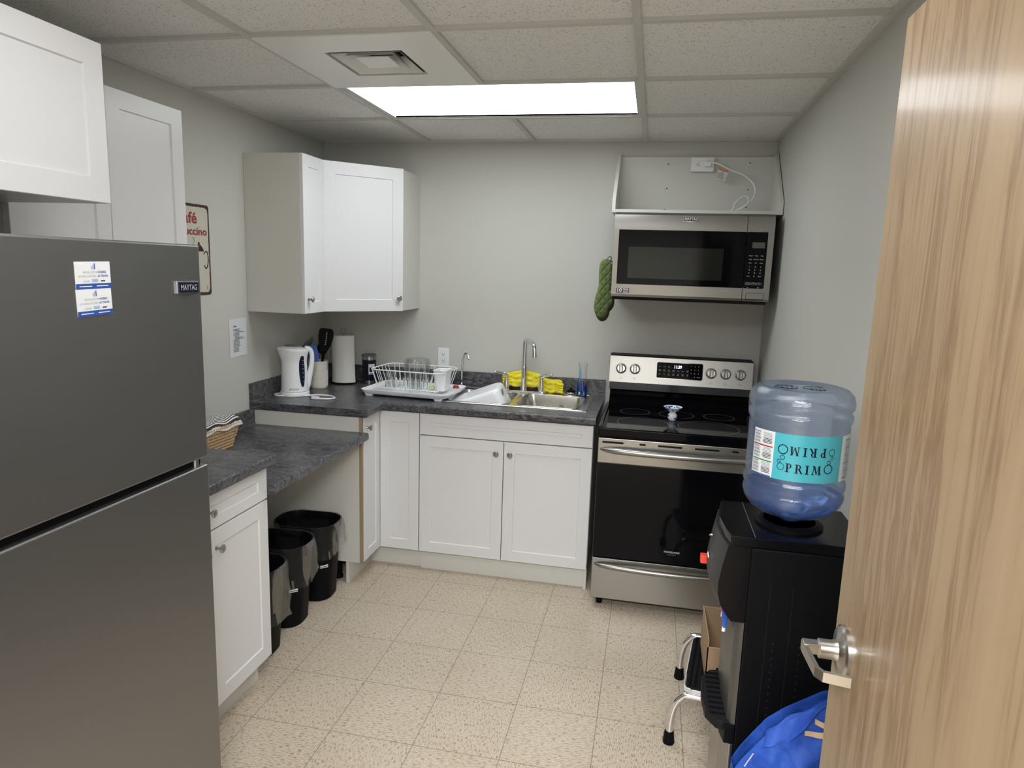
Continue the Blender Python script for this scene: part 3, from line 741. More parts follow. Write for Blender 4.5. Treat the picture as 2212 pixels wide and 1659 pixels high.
MX0, MX1, MY, MZ0, MZ1 = 1.7676, 2.5236, -.4218, 1.5076, 1.9213
t = thing('microwave', 'stainless and black over-the-range microwave mounted above the stove', 'microwave', ((MX0 + MX1) / 2, -.2, MZ0))
MB().box(MX0 + .002, MX1 - .002, MY + .045, -.02, MZ0 + .004, MZ1 - .002, 'greyplastic').build('body', t)
b = MB().box(MX0 + .004, MX1 - .01, MY + .02, -.03, MZ0 - .016, MZ0 + .0035, 'blackmat', .003); b.build('underside_vent', t)
mw, mh = MX1 - MX0, MZ1 - MZ0
def mx(u): return MX0 + u * mw
def mz(v): return MZ1 - v * mh
sx_ = mx(.834)
def mwpanel(x0, x1): 
    p = [(MY + .045, MZ0), (MY + .045, MZ1), (MY + .022, MZ1), (MY + .008, MZ1 - .012), (MY + .002, MZ1 - .045), (MY, MZ1 - .09), (MY, MZ0 + .012), (MY + .006, MZ0)]
    return MB().prism(p, 'x', x0, x1, 'steel')
dd = mwpanel(MX0, sx_ - .0012).build('door', t, sharp=25)
pp = mwpanel(sx_ + .0012, MX1).build('control_panel', t, sharp=25)
gx0, gx1, gz0, gz1 = mx(.032), sx_ - .0012, mz(.850), mz(.205)
MB().box(gx0, gx1, MY - .004, MY + .002, gz0, gz1, 'blackgloss', .0015).build('door_glass', dd)
b = MB().prism(rrect(gx1 + .0024, mx(.962), gz0, gz1, .006), 'y', MY - .004, MY + .002, 'blackgloss'); kp = b.build('keypad', pp)
MB().prism(rrect(mx(.10), mx(.70), mz(.775), mz(.405), .002), 'y', MY - .0046, MY - .0038, mat('window_mesh_glass', (.016, .017, .014), .08, spec=.25)).build('window', dd)
b = MB(); yk = MY - .0048
b.prism(rrect(mx(.872), mx(.948), mz(.388), mz(.322), .002), 'y', yk, yk + .002, mat('display_window', (.09, .085, .075), .25))
b.text('2', .009, (mx(.91), yk - .0004, mz(.355)), m='ink')
for r_, row in enumerate((('Popcorn', 'Potato', 'Pizza'), ('Reheat', 'Auto Cook', 'Defrost'), ('Steam', 'Soft', 'Power'))):
    for c_, w_ in enumerate(row): b.text(w_, .0062, (mx(.869 + c_ * .034 - r_ * .001), yk, mz(.475 + r_ * .041)), m='whiteink', sx=.85)
for r_ in range(3):
    for c_ in range(3): b.text(str(r_ * 3 + c_ + 1), .0095, (mx(.866 + c_ * .034 - r_ * .001), yk, mz(.602 + r_ * .036)), m='whiteink')
b.text('0', .0095, (mx(.897), yk, mz(.71)), m='whiteink'); b.text('Timer', .006, (mx(.862), yk, mz(.71)), m='whiteink'); b.text('Clock', .006, (mx(.93), yk, mz(.71)), m='whiteink')
for c_, w_ in enumerate(('CANCEL', '+30 SEC', 'START')):
    X = mx(.863 + c_ * .034); Z = mz(.795)
    b.tube([(X + px, yk, Z + pz) for px, pz in rrect(-.0115, .0115, -.005, .005, .004, 3)], .0005, 'whiteink', 4, closed=True); b.text(w_, .0042, (X, yk, Z), m='whiteink')
b.text('Vent', .005, (mx(.862), yk, mz(.838)), m='whiteink').text('Light', .005, (mx(.928), yk, mz(.838)), m='whiteink')
b.build('legends', kp)
b = MB()
b.prism([(mx(.437), mz(.045)), (mx(.533), mz(.045)), (mx(.533), mz(.093)), (mx(.485), mz(.108)), (mx(.437), mz(.093))], 'y', MY - .004, MY + .012, 'chrome', .0006)
b.box(mx(.442), mx(.528), MY - .0052, MY - .003, mz(.092), mz(.052), 'ink')
b.text('MAYTAG', .0175, (mx(.485), MY - .0056, mz(.073)), m='whiteink', sx=.85, bold=.015)
b.build('badge', dd)
b = MB().box(mx(.035), mx(.117), MY - .0012, MY + .001, mz(.955), mz(.900), 'ink')
b.text('10', .026, (mx(.053), MY - .0016, mz(.927)), m='whiteink', bold=.03).text('YEAR', .0125, (mx(.094), MY - .0016, mz(.915)), m='whiteink', bold=.02)
for k in range(2): b.quad((mx(.077), MY - .0016, mz(.937 + k * .012)), (1, 0, 0), (0, 0, 1), .026, .002, 'whiteink')
b.text('WARRANTY', .004, (mx(.075), MY - .0006, mz(.968)), m='ink')
b.build('sticker', dd)
b = MB().tube([(px, MY - .0004, pz) for px, pz in rrect(mx(.858), mx(.965), mz(.985), mz(.905), .004, 3)], .0012, 'ink', 4, closed=True); b.build('door_release', pp)

# oven mitts hanging on the microwave side
def mitt(yo, xo, shift, label, m):
    out = [(0, 0), (.004, .012), (.018, .02), (.042, .018), (.062, .0), (.066, -.05), (.063, -.11), (.07, -.145), (.082, -.185), (.085, -.24), (.072, -.272), (.05, -.286), (.028, -.282), (.012, -.262), (.006, -.235), (-.004, -.225), (-.016, -.205), (-.019, -.175), (-.010, -.150), (.0, -.12), (-.004, -.06)]
    # outline in the (y, z) plane; thickness along x (hangs flat against the side)
    cxm = sum(p[0] for p in out) / len(out); czm = sum(p[1] for p in out) / len(out)
    mb = MB(); n = len(out); pts = [V((p[0], 0, p[1])) for p in out]; pts, _ = spline(pts, 3, True); n = len(pts)
    rings = []; prof = [(1., 0), (.985, .005), (.95, .0085), (.88, .011), (.78, .0125), (.66, .0135), (.53, .014), (.4, .0145), (.27, .015), (.14, .015)]; NP = len(prof)
    for sgn in (1, -1):
        for k, (s_, h) in enumerate(prof):
            rr = []
            for p in pts:
                # quilting: shallow ripples
                x = cxm + (p.x - cxm) * s_; z = czm + (p.z - czm) * s_
                q = 0.
                rr.append((x, sgn * (h + q), z))
            rings.append(rr)
    ang = math.radians(28)
    ca, sa = math.cos(ang), math.sin(ang)
    def tr(p): return (xo + p[1] * sa - p[0] * ca * 1.0, yo - p[0] * sa - p[1] * ca, shift + p[2])
    for base in (0, NP):
        vs = [tr(p) for r in rings[base:base + NP] for p in r]; fs = []
        for k in range(NP - 1):
            for i in range(n): fs.append([k * n + i, k * n + (i + 1) % n, (k + 1) * n + (i + 1) % n, (k + 1) * n + i])
        vs.append(tr((cxm, (1 if base == 0 else -1) * .015, czm))); fs += [[(NP - 1) * n + i, (NP - 1) * n + (i + 1) % n, NP * n] for i in range(n)]
        mb.add(vs, fs, m)
    mb.tube([tr((.03, 0, .015)), tr((.012, 0, .035)), tr((.0, 0, .022)), tr((.02, 0, .01))], .003, m, 6, smooth=3)
    o = mb.build('oven_mitt', loc=(xo, yo, shift - .28)); fix_normals(o); o.data.set_sharp_from_angle(angle=math.radians(60))
    return props(o, label, 'oven mitt', 'oven mitts beside the microwave')
mitt(-.255, 1.752, 1.672, 'light green quilted oven mitt hanging beside the microwave, in front', 'green')
mitt(-.205, 1.757, 1.650, 'dark green oven mitt hanging behind the lighter one', 'greendark')

# ------------------------------------------------------------------ sink and taps
t = thing('kitchen_sink', 'stainless steel double-bowl sink set into the dark worktop', 'sink', (1.28, -.29, ZT))
ox0, ox1, oy0, oy1 = .885, 1.680, -.508, -.035
bowls = [(.928, 1.262, -.472, -.125), (1.302, 1.640, -.472, -.125)]
f = MB(); zt = ZT + .003
# deck: boxes around bowls
SM = 'steelsink'
f.box(ox0, ox1, bowls[0][3] + .0, oy1, ZT + .0005, zt, SM).box(ox0, ox1, oy0, bowls[0][2], ZT + .0005, zt, SM).box(ox0, bowls[0][0], bowls[0][2], bowls[0][3], ZT + .0005, zt, SM).box(bowls[0][1], bowls[1][0], bowls[0][2], bowls[0][3], ZT - .004, zt, SM).box(bowls[1][1], ox1, bowls[1][2], bowls[1][3], ZT + .0005, zt, SM)
f.tube([(x, y, zt - .001) for x, y in rrect(ox0 + .003, ox1 - .003, oy0 + .003, oy1 - .003, .025, 5)], .0032, SM, 8, closed=True)
f.build('deck', t)
for (x0, x1, y0, y1) in bowls:
    b = MB(); lv = [(0, zt, .05), (-.004, zt - .001, .05), (-.002, zt - .012, .052), (.004, ZT - .06, .055), (.008, ZT - .14, .06), (.018, ZT - .172, .06), (.045, ZT - .182, .05)]
    rings = [[(x, y, z) for x, y in rrect(x0 + i, x1 - i, y0 + i, y1 - i, r, 6)] for i, z, r in lv]
    # corner fill so the rectangular hole in the deck becomes rounded
    n = len(rings[0]); rect = []
    for (px, py, pz) in rings[0]:
        rect.append((px, py, pz))
    vs = sum(rings, []); fs = [[k * n + i, k * n + (i + 1) % n, (k + 1) * n + (i + 1) % n, (k + 1) * n + i] for k in range(len(lv) - 1) for i in range(n)]
    fs.append([(len(lv) - 1) * n + i for i in range(n)])
    b.add(vs, fs, SM)
    cs = [(x1, y1), (x0, y1), (x0, y0), (x1, y0)]
    for ci in range(4):
        seg = rings[0][ci * 7:(ci + 1) * 7]
        vs = [(cs[ci][0], cs[ci][1], zt)] + seg; b.add(vs, [[0, i + 1, i + 2] for i in range(len(seg) - 1)], SM)
    b.tube([(x, y, zt) for x, y in rrect(x0 - .002, x1 + .002, y0 - .002, y1 + .002, .05, 6)], .0028, SM, 8, closed=True)
    b.lathe([(.0, .002), (.03, .002), (.042, .005), (.045, .0)], ((x0 + x1) / 2, (y0 + y1) / 2, ZT - .182), 'chrome', 28)
    bo = b.build('bowl', t, sharp=50)
m_ = MB(); px, pz = 1.505, ZT - .052
for k in range(3): m_.tube([(px - .012 + k * .008, -.1325, pz), (px - .008 + k * .008, -.1325, pz + .009), (px - .004 + k * .008, -.1325, pz)], .0008, 'ink', 4)
m_.quad((px - .013, -.1325, pz - .006), (1, 0, 0), (0, 0, 1), .026, .002, 'ink')
m_.build('maker_mark', t)
t = thing('kitchen_tap', 'tall chrome kitchen tap with square-bend spout between two lever handles', 'tap', (1.275, -.075, zt))
b = MB(); TXc, TYc = 1.275, -.075
b.prism(rrect(TXc - .135, TXc + .135, TYc - .026, TYc + .026, .025), 'z', zt, zt + .012, 'chrome', .003); b.build('base_plate', t)
b = MB().lathe([(.023, 0), (.021, .03), (.0165, .075), (.0155, .13), (.017, .134), (.017, .140), (.0125, .142)], (TXc, TYc, zt + .010), 'chrome', 28)
sp = [(TXc, TYc, zt + .14), (TXc, TYc, 1.20), (TXc + .003, TYc - .004, 1.218), (TXc + .016, TYc - .018, 1.229), (TXc + .05, TYc - .068, 1.223), (TXc + .064, TYc - .09, 1.212), (TXc + .071, TYc - .1, 1.19), (TXc + .073, TYc - .104, 1.155)]
b.tube(sp, .0125, 'chrome', 16, smooth=5); b.cyl((TXc + .073, TYc - .104, 1.158), (TXc + .0735, TYc - .105, 1.142), .0145, 'chrome'); b.build('spout', t)
for sg in (-1, 1):
    hx = TXc + sg * .102
    b = MB().lathe([(.020, 0), (.018, .03), (.0115, .062), (.012, .085), (.010, .094), (0, .097)], (hx, TYc, zt + .010), 'chrome', 24)
    b.tube([(hx - sg * .006, TYc, zt + .094), (hx + sg * .02, TYc - .012, zt + .104), (hx + sg * .052, TYc - .03, zt + .112), (hx + sg * .064, TYc - .036, zt + .112)], .006, 'chrome', 10, radii=[.009, .0075, .006, .004], smooth=4, flat=1.5); b.build('handle', t)
t = thing('filter_tap', 'slim chrome filter tap with a hooked spout behind the dish rack', 'tap', (.895, -.062, zt))
b = MB().lathe([(.017, 0), (.015, .01), (.008, .02), (.0065, .03)], (.898, -.06, zt), 'chrome', 20); b.build('base', t)
b = MB().tube([(.898, -.06, zt + .02), (.899, -.062, 1.03), (.906, -.068, 1.09), (.920, -.080, 1.127), (.934, -.092, 1.132), (.944, -.102, 1.122), (.953, -.112, 1.100)], .0055, 'chrome', 12, smooth=5); b.build('spout', t)
props(MB().lathe([(.0, 0), (.034, 0), (.036, .004), (.034, .009), (.026, .012), (.022, .02), (.022, .026), (.02, .028), (.0, .028)], (1.552, -.082, zt), 'chrome', 28).lathe([(.0225, .019), (.0235, .022), (.0235, .03), (.012, .034), (.006, .035), (.006, .045), (.0, .046)], (1.552, -.082, zt), 'black', 24).build('sink_strainer', loc=(1.552, -.082, zt)), 'black and chrome sink stopper standing beside the soap bottle', 'sink stopper')

# soap bottle (upside down, clear, blue liquid)
t = thing('soap_bottle', 'clear dish soap bottle with a little blue liquid, right of the sink', 'bottle', (1.614, -.080, zt))
b = MB().lathe([(.0, 0), (.024, .0), (.027, .006), (.028, .05), (.0265, .08), (.021, .12), (.022, .15), (.0265, .178), (.027, .186), (.024, .190), (0, .19)], (1.614, -.08, zt), 'glass', 28, sx=1, sy=.7); b.build('bottle_body', t)
b = MB().lathe([(.0, .002), (.0235, .002), (.026, .008), (.0268, .05), (.0262, .062), (0, .062)], (1.614, -.08, zt), 'soapblue', 28, sy=.68); b.build('liquid', t)
b = MB(); 
def sw(x, y, r=.0284): 
    a = -PI / 2 + x / r; return (1.614 + r * math.cos(a), -.08 + r * .7 * math.sin(a), zt + y)
for pts_, m_ in (([(-.018, .07), (-.004, .07), (-.010, .15), (-.018, .165)], 'lightblueink'), ([(-.020, .008), (.016, .008), (.016, .03), (-.020, .03)], 'teal'), ([(-.020, .012), (-.008, .012), (-.008, .026), (-.020, .026)], 'lime')):
    b.add([sw(x, y) if m_ != 'lime' else sw(x, y, .0289) for x, y in pts_], [[0, 1, 2, 3]], m_)
b.add([sw(x, y, .0286) for x, y in ((-.019, .032), (-.006, .032), (-.003, .06), (-.008, .1), (-.019, .11))], [[0, 1, 2, 3, 4]], 'blueink')
b.build('label', t)

# yellow gloves over the splashback behind the tap
def glove(cx, w_, z1, z0, yb, label, seed, flip):
    rnd = random.Random(seed); ph = [rnd.random() * 6 for _ in range(6)]
    mb = MB()
    def fn(sgn):
        def g_(u, v):
            env = 1 if v < .55 else 1 - .35 * (v - .55)
            x = cx + (u - .5) * w_ * env + .006 * math.sin(v * 7 + ph[0])
            zz = z1 + (z0 - z1) * v + .004 * math.sin(u * 9 + ph[1]) - .012 * (abs(u - .5) * 2) ** 3 * (1 if v < .5 else -1)
            th = .013 * (1 - (abs(u - .5) * 2) ** 4) * (1 - (abs(v - .5) * 2) ** 6)
            rip = .0045 * math.sin(u * 17 + v * 6 + ph[2]) * math.sin(v * 11 + ph[3]) + .003 * math.sin(u * 5 - v * 19 + ph[4])
            y = yb - .010 * v - sgn * th + rip * (1 - (abs(u - .5) * 2) ** 6)
            return (x, y, zz)
        return g_
    mb.grid(fn(1), 26, 18, 'yellow'); mb.grid(fn(-1), 26, 18, 'yellow')
    # fingers curling out at one end
    ex = cx + (-.5 if flip else .5) * w_
    for k in range(4):
        s_ = -1 if flip else 1
        zc = z0 + .012 + (z1 - z0) * .17 * k
        mb.tube([(ex - s_ * .03, yb - .012, zc + .004), (ex - s_ * .004, yb - .018 - .004 * k, zc), (ex + s_ * .014, yb - .026, zc - .006 + .002 * k)], .010, 'yellow', 10, radii=[.012, .011, .008], smooth=3)
    o = mb.build('rubber_glove', loc=(cx, yb, z0), sharp=70)
    return props(o, label, 'glove', 'yellow rubber gloves behind the tap')
glove(1.265, .205, 1.043, .950, -.046, 'yellow rubber glove propped behind the left side of the chrome tap', 3, True)
glove(1.415, .150, 1.006, .926, -.042, 'yellow rubber glove lying lower behind the right tap handle', 8, False)

# white dish tub tilted in the left bowl
t = thing('dish_tub', 'white plastic dish tub turned over and leaning in the left sink bowl', 'tub', (1.11, -.37, ZT - .1))
b = MB(); Lx, Wy, Hh = .160, .118, .135
rings = []
for s_, z in ((1.0, 0), (.99, .004), (.98, 0.004), (.90, Hh - .02), (.87, Hh - .005), (.80, Hh)):
    rings.append([(x, y, z) for x, y in rrect(-Lx * s_, Lx * s_, -Wy * s_ , Wy * s_, .035, 6)])
n = len(rings[0]); vs = sum(rings, []); fs = [[k * n + i, k * n + (i + 1) % n, (k + 1) * n + (i + 1) % n, (k + 1) * n + i] for k in range(5) for i in range(n)]; fs.append([5 * n + i for i in range(n)])
b.T = Matrix.Translation((1.102, -.315, .822)) @ Matrix.Rotation(math.radians(5), 4, 'Z') @ Matrix.Rotation(math.radians(-21), 4, 'Y') @ Matrix.Rotation(math.radians(3), 4, 'X')
TUBM = b.T.copy()
b.add(vs, fs, 'whiteplastic'); b.build('tub_body', t, solid=.003, sharp=50)
b = MB(); b.T = TUBM @ Matrix.Translation((Lx * .925, -.05, Hh * .72)) @ Matrix.Rotation(math.radians(7), 4, 'Y')
b.box(.0012, .0022, -.028, .026, -.022, .022, 'paper')
for k in range(4): b.box(.0018, .0026, -.024, .022, -.018 + k * .010, -.012 + k * .010, ('ink', 'redink', 'ink', 'ink')[k])
b.build('sticker', t)

# ------------------------------------------------------------------ dish rack
t = thing('drain_tray', 'white plastic drain tray on feet under the wire dish rack', 'tray', (.70, -.33, ZT))
TR = Matrix.Translation((.703, -.335, 0)) @ Matrix.Rotation(math.radians(-3.5), 4, 'Z')
b = MB(); b.T = TR
rings = []
for s_, z in ((-.022, .023), (-.012, .012), (.0, .020), (.004, .034), (.006, .0355), (.002, .0355), (-.008, .024), (-.022, .018), (-.05, .0165)):
    rings.append([(x, y, ZT + z) for x, y in rrect(-.248 - s_, .248 + s_, -.178 - s_, .178 + s_, .045, 6)])
n = len(rings[0]); vs = sum(rings, []); fs = [[k * n + i, k * n + (i + 1) % n, (k + 1) * n + (i + 1) % n, (k + 1) * n + i] for k in range(len(rings) - 1) for i in range(n)]; fs.append([(len(rings) - 1) * n + i for i in range(n)]); fs.append([i for i in range(n)][::-1])
b.add(vs, fs, 'whiteplastic'); b.build('tray_body', t, sharp=45)
for x, y in ((-.20, -.15), (.20, -.15), (-.20, .15), (.20, .15)):
    b = MB(); b.T = TR; b.prism([(x - .03, ZT + .022), (x + .03, ZT + .022), (x + .018, ZT), (x - .018, ZT)], 'y', y - .014, y + .014, 'whiteplastic', .002); b.build('foot', t)
t = thing('dish_rack', 'white wire dish rack standing on the drain tray', 'dish rack', (.71, -.33, ZT + .03))
b = MB(); b.T = TR; zb, ztp = ZT + .030, ZT + .143
top = rrect(-.212, .212, -.140, .140, .045, 6); bot = rrect(-.175, .175, -.112, .112, .03, 6)
def topz(x): return ztp + .012 * math.cos(x / .212 * PI / 2 * 1.1) * 0 - .0
b.tube([(x, y, ztp) for x, y in top], .0032, 'whiteplastic', 8, closed=True)
b.tube([(x, y, zb + .012) for x, y in bot], .0024, 'whiteplastic', 8, closed=True)
for k in range(13):
    u = -1 + 2 * k / 12
    for sg in (-1, 1): b.tube([(u * .190, sg * .140, ztp), (u * .166, sg * .118, zb + .02), (u * .163, sg * .106, zb + .004)], .0017, 'whiteplastic', 6, smooth=2)
    b.tube([(u * .163, -.106, zb + .004), (u * .163, .106, zb + .004)], .0017, 'whiteplastic', 6)
for k in range(6):
    u = -1 + 2 * k / 5
    for sg in (-1, 1): b.tube([(sg * .212, u * .105, ztp), (sg * .182, u * .098, zb + .02), (sg * .172, u * .094, zb + .006)], .0017, 'whiteplastic', 6, smooth=2)
for yy in (-.05, .03):
    pts = []
    for k in range(12):
        x = -.15 + k * .0235; pts += [(x - .007, yy, zb + .006), (x - .005, yy, zb + .038), (x, yy, zb + .048), (x + .005, yy, zb + .038), (x + .007, yy, zb + .006)]
    b.tube(pts, .0019, 'whiteplastic', 6, smooth=2)
b.build('wire_basket', t)
b = MB(); b.T = TR @ Matrix.Translation((.178, -.035, 0))
rings = [[(x, y, ZT + z) for x, y in rrect(-a, a, -c, c, .018, 5)] for a, c, z in ((.022, .038, .038), (.026, .044, .04), (.036, .058, .150), (.040, .063, .153), (.037, .059, .150), (.027, .045, .045), (.02, .03, .044))]
n = len(rings[0]); vs = sum(rings, []); fs = [[k * n + i, k * n + (i + 1) % n, (k + 1) * n + (i + 1) % n, (k + 1) * n + i] for k in range(len(rings) - 1) for i in range(n)]; fs.append([6 * n + i for i in range(n)]); fs.append(list(range(n))[::-1])
b.add(vs, fs, 'whiteplastic'); b.build('cutlery_holder', t, sharp=45)
def glassware(name, label, prof, x, y, z, grp=None, tilt=0, tz=0, cat='glass'):
    b = MB(); b.T = TR @ Matrix.Translation((x, y, z)) @ Matrix.Rotation(tz, 4, 'Z') @ Matrix.Rotation(tilt, 4, 'X')
    b.lathe(prof, (0, 0, 0), 'glass', 32, cap=False)
    w = TR @ V((x, y, z)); return props(b.build(name, loc=w), label, cat, grp)
glassware('glass_jar', 'large clear glass jar standing upside down in the dish rack', [(.058, 0), (.061, .008), (.064, .02), (.072, .035), (.075, .06), (.075, .135), (.066, .152), (.050, .157), (.0, .157), (0, .153), (.048, .153), (.0715, .132), (.0715, .05), (.061, .02), (.056, .006), (.058, 0)], -.005, .045, zb + .008, cat='jar')
gp = [(.028, 0), (.0285, .002), (.025, .078), (.023, .082), (0, .082), (0, .076), (.022, .076), (.0262, 0), (.028, 0)]
glassware('drinking_glass', 'short drinking glass upside down at the left of the dish rack', gp, -.115, -.075, zb + .008, 'drinking glasses in the rack')
glassware('drinking_glass', 'taller drinking glass upside down at the front middle of the dish rack', [(r, z * 1.25) for r, z in gp], .045, -.085, zb + .008, 'drinking glasses in the rack')
glassware('glass_plate', 'small clear glass plate lying in the left of the dish rack', [(0, .004), (.04, .004), (.058, .012), (.060, .012), (.042, .0), (0, 0)], -.115, .03, zb + .009, None, .12, cat='plate')
b = MB(); b.T = TR; b.lathe([(0, 0), (.012, .002), (.016, .012), (.012, .022), (0, .024)], (.128, -.062, zb + .009), 'lime', 14); props(b.build('bottle_brush', loc=TR @ V((.128, -.062, zb + .009))), 'lime green scrubber tip in the dish rack, by the cutlery holder', 'scrubber')
b = MB(); b.lathe([(0, 0), (.016, .0), (.019, .008), (.017, .026), (.012, .036), (0, .038)], (.905, -.205, zt), 'redink', 18, sx=1.1, sy=.8); props(b.build('sink_plug', loc=(.905, -.205, zt)), 'small dark red rubber plug behind the drain tray, by the left bowl', 'plug')

# ------------------------------------------------------------------ left worktop items
# kettle
KX, KY = .118, -.60
t = thing('electric_kettle', 'white plastic electric kettle with a water gauge, on the left worktop', 'kettle', (KX, KY, ZT))
kd = math.radians(35)   # handle direction
hd = V((math.cos(kd), math.sin(kd), 0)); hs = V((-hd.y, hd.x, 0))
b = MB().lathe([(.0, 0), (.074, 0), (.077, .004), (.077, .018), (.074, .024), (0, .024)], (KX, KY, ZT), 'whiteplastic', 40); b.build('power_base', t)
b = MB()
def kbody(u, v):
    a = 2 * PI * u; z = .026 + v * .222
    r = .071 - .010 * v + .014 * max(0, v - .72) / .28
    ca, sa = math.cos(a), math.sin(a)
    spout = max(0, -ca) ** 6 * .015 * max(0, (v - .62) / .38) ** 1.5
    tz = z + (.006 if v > .9 else 0) * -ca - .010 * v ** 6 * ca * 0
    p = V((KX, KY, ZT + tz)) + hd * (ca * (r + spout)) + hs * (sa * r * .93); return p
b.grid(kbody, 48, 24, 'whiteplastic', closed_u=True)
tp = [kbody(i / 48, 1) for i in range(48)]; cc = V((KX, KY, ZT + .254))
rings = [[p.lerp(cc, f_) + V((0, 0, h_)) for p in tp] for f_, h_ in ((0, 0), (.06, .005), (.25, .009), (.5, .011), (.98, .012))]
vs = sum(rings, []); fs = [[k * 48 + i, k * 48 + (i + 1) % 48, (k + 1) * 48 + (i + 1) % 48, (k + 1) * 48 + i] for k in range(4) for i in range(48)]
b.add(vs, fs, 'whiteplastic')
b.build('jug', t, sharp=50)
lidc = V((KX, KY, ZT + .262)) - hd * .012
MB().lathe([(.034, 0), (.035, .005), (.030, .009), (.0, .011)], lidc, mat('smoke_lid', (.16, .16, .16), .3), 32, sx=1.1, sy=.85).build('lid', t)
b = MB(); P = lambda r, z, s_=0: V((KX, KY, ZT + z)) + hd * r + hs * s_
b.tube([P(.055, .252), P(.074, .250), P(.088, .234), P(.092, .200), P(.088, .155), P(.079, .110), P(.070, .060), P(.062, .028)], .013, 'whiteplastic', 14, radii=[.013, .014, .0135, .0135, .0145, .0165, .0165, .014], smooth=5, flat=.9); b.build('handle', t)
# gauge on the side facing the camera
b = MB(); ga = math.atan2(-.80, .60)
base_u = math.radians(-60) / (2 * PI)
def gauge(u, v):
    vv = .12 + .74 * v; hw = .30 * math.sin(PI * min(1, max(0, v * .94 + .03))) ** .45 * (1 - .25 * (1 - v))
    p = kbody(base_u + (u - .5) * 2 * hw / (2 * PI), vv); ctr = V((KX, KY, p.z)); return p + (p - ctr).normalized() * .0014
b.grid(gauge, 8, 20, 'navy')
for k in range(6):
    p = kbody(base_u + .012, .25 + k * .10); ctr = V((KX, KY, p.z)); p = p + (p - ctr).normalized() * .0028; tn = (p - ctr).normalized().cross(V((0, 0, 1))) * -1
    b.add([p + tn * a_ + V((0, 0, b_)) for a_, b_ in ((-.004, -.001), (.004, -.001), (.004, .001), (-.004, .001))], [[0, 1, 2, 3]], 'whiteink')
b.build('water_gauge', t)
b = MB(); 
def kt(x, y):
    u0 = math.radians(-98) / (2 * PI) + x / .07 / (2 * PI); p = kbody(u0, .07 + y / .205); ctr = V((KX, KY, p.z)); return p + (p - ctr).normalized() * .0010
b.text('proctor', .016, (0, 0, 0), m='ink', fn=kt)
b.build('lettering', t)
# cord
b = MB(); zc = ZT + .005
b.tube([(KX - .02, KY - .073, zc), (KX - .06, KY - .075, zc), (KX - .092, KY - .05, zc), (KX - .085, KY - .02, zc), (KX - .060, KY + .0, zc)], .0042, 'whiteplastic', 8, smooth=5)
b.tube([(KX + .07, KY - .03, zc), (KX + .13, KY + .015, zc), (KX + .20, KY + .012, zc), (KX + .245, KY - .03, zc), (KX + .225, KY - .068, zc), (KX + .175, KY - .078, zc)], .0042, 'whiteplastic', 8, smooth=5)
b.box(KX + .140, KX + .177, KY - .090, KY - .066, ZT + .0005, ZT + .016, 'whiteplastic', .004).box(KX + .126, KX + .141, KY - .086, KY - .083, ZT + .005, ZT + .011, 'nickel').box(KX + .126, KX + .141, KY - .074, KY - .071, ZT + .005, ZT + .011, 'nickel')
b.build('cord', t)

# utensil crock
CX_, CY_ = .128, -.345
t = thing('utensil_crock', 'cream ceramic utensil crock with a diamond pattern, behind the kettle', 'crock', (CX_, CY_, ZT))
b = MB(); b.lathe([(0, 0), (.044, 0), (.047, .004), (.048, .02), (.050, .150), (.051, .153), (.049, .155), (.046, .150), (.044, .02), (0, .018)], (CX_, CY_, ZT), 'ceramic', 40, sx=1.0, sy=1.0)
for k in range(20):
    for sg in (1, -1):
        pts = []
        for j in range(9):
            a = 2 * PI * k / 20 + sg * j / 8 * .95; z = .010 + .092 * j / 8; pts.append((CX_ + .0492 * math.cos(a), CY_ + .0492 * math.sin(a), ZT + z))
        b.tube(pts, .0017, 'ceramic', 5)
b.build('crock_body', t)
def utensil(name, label, parts, base):
    mb = MB()
    for fn in parts: fn(mb)
    return props(mb.build(name, loc=base), label, 'utensil', 'cooking utensils in the crock')
zc0 = ZT + .022
def blade(mb, p0, p1, prof, nrm, th, m):
    """flat paddle from p0 to p1, prof = [(t, halfwidth)]"""
    p0, p1, nrm = V(p0), V(p1), V(nrm).normalized(); d = p1 - p0; sd = d.cross(nrm).normalized()
    loop = [p0 + d * t_ + sd * w_ for t_, w_ in prof] + [p0 + d * t_ - sd * w_ for t_, w_ in prof[::-1]]
    n = len(loop); vs = [p + nrm * th for p in loop] + [p - nrm * th for p in loop]
    mb.add(vs, [list(range(n)), list(range(n, 2 * n))[::-1]] + [[i, n + i, n + (i + 1) % n, (i + 1) % n] for i in range(n)], m)
cam_n = V((.45, -1, .08))
def turner(mb):
    p0, p1 = V((CX_ + .006, CY_ - .008, zc0)), V((CX_ + .036, CY_ - .006, 1.135)); mb.tube([p0, p1], .0075, 'black', 10)
    a, c = V((CX_ + .034, CY_ - .006, 1.115)), V((CX_ + .056, CY_ - .006, 1.262))
    blade(mb, a, c, [(0, .011), (.12, .018), (.35, .034), (.7, .042), (.9, .040), (.97, .034), (1, .024)], cam_n, .0016, 'black')
    d = c - a
    for k in range(7):
        p = a + d * (.38 + k * .075) + V((.004, 0, 0)) + cam_n.normalized() * .002; sd = d.cross(cam_n).normalized() * .0018; dd_ = d.normalized() * .0028
        mb.add([p - sd - dd_, p + sd - dd_, p + sd + dd_, p - sd + dd_], [[0, 1, 2, 3]], 'whiteink')
utensil('slotted_turner', 'tall black slotted turner standing in the crock', [turner], (CX_, CY_, zc0))
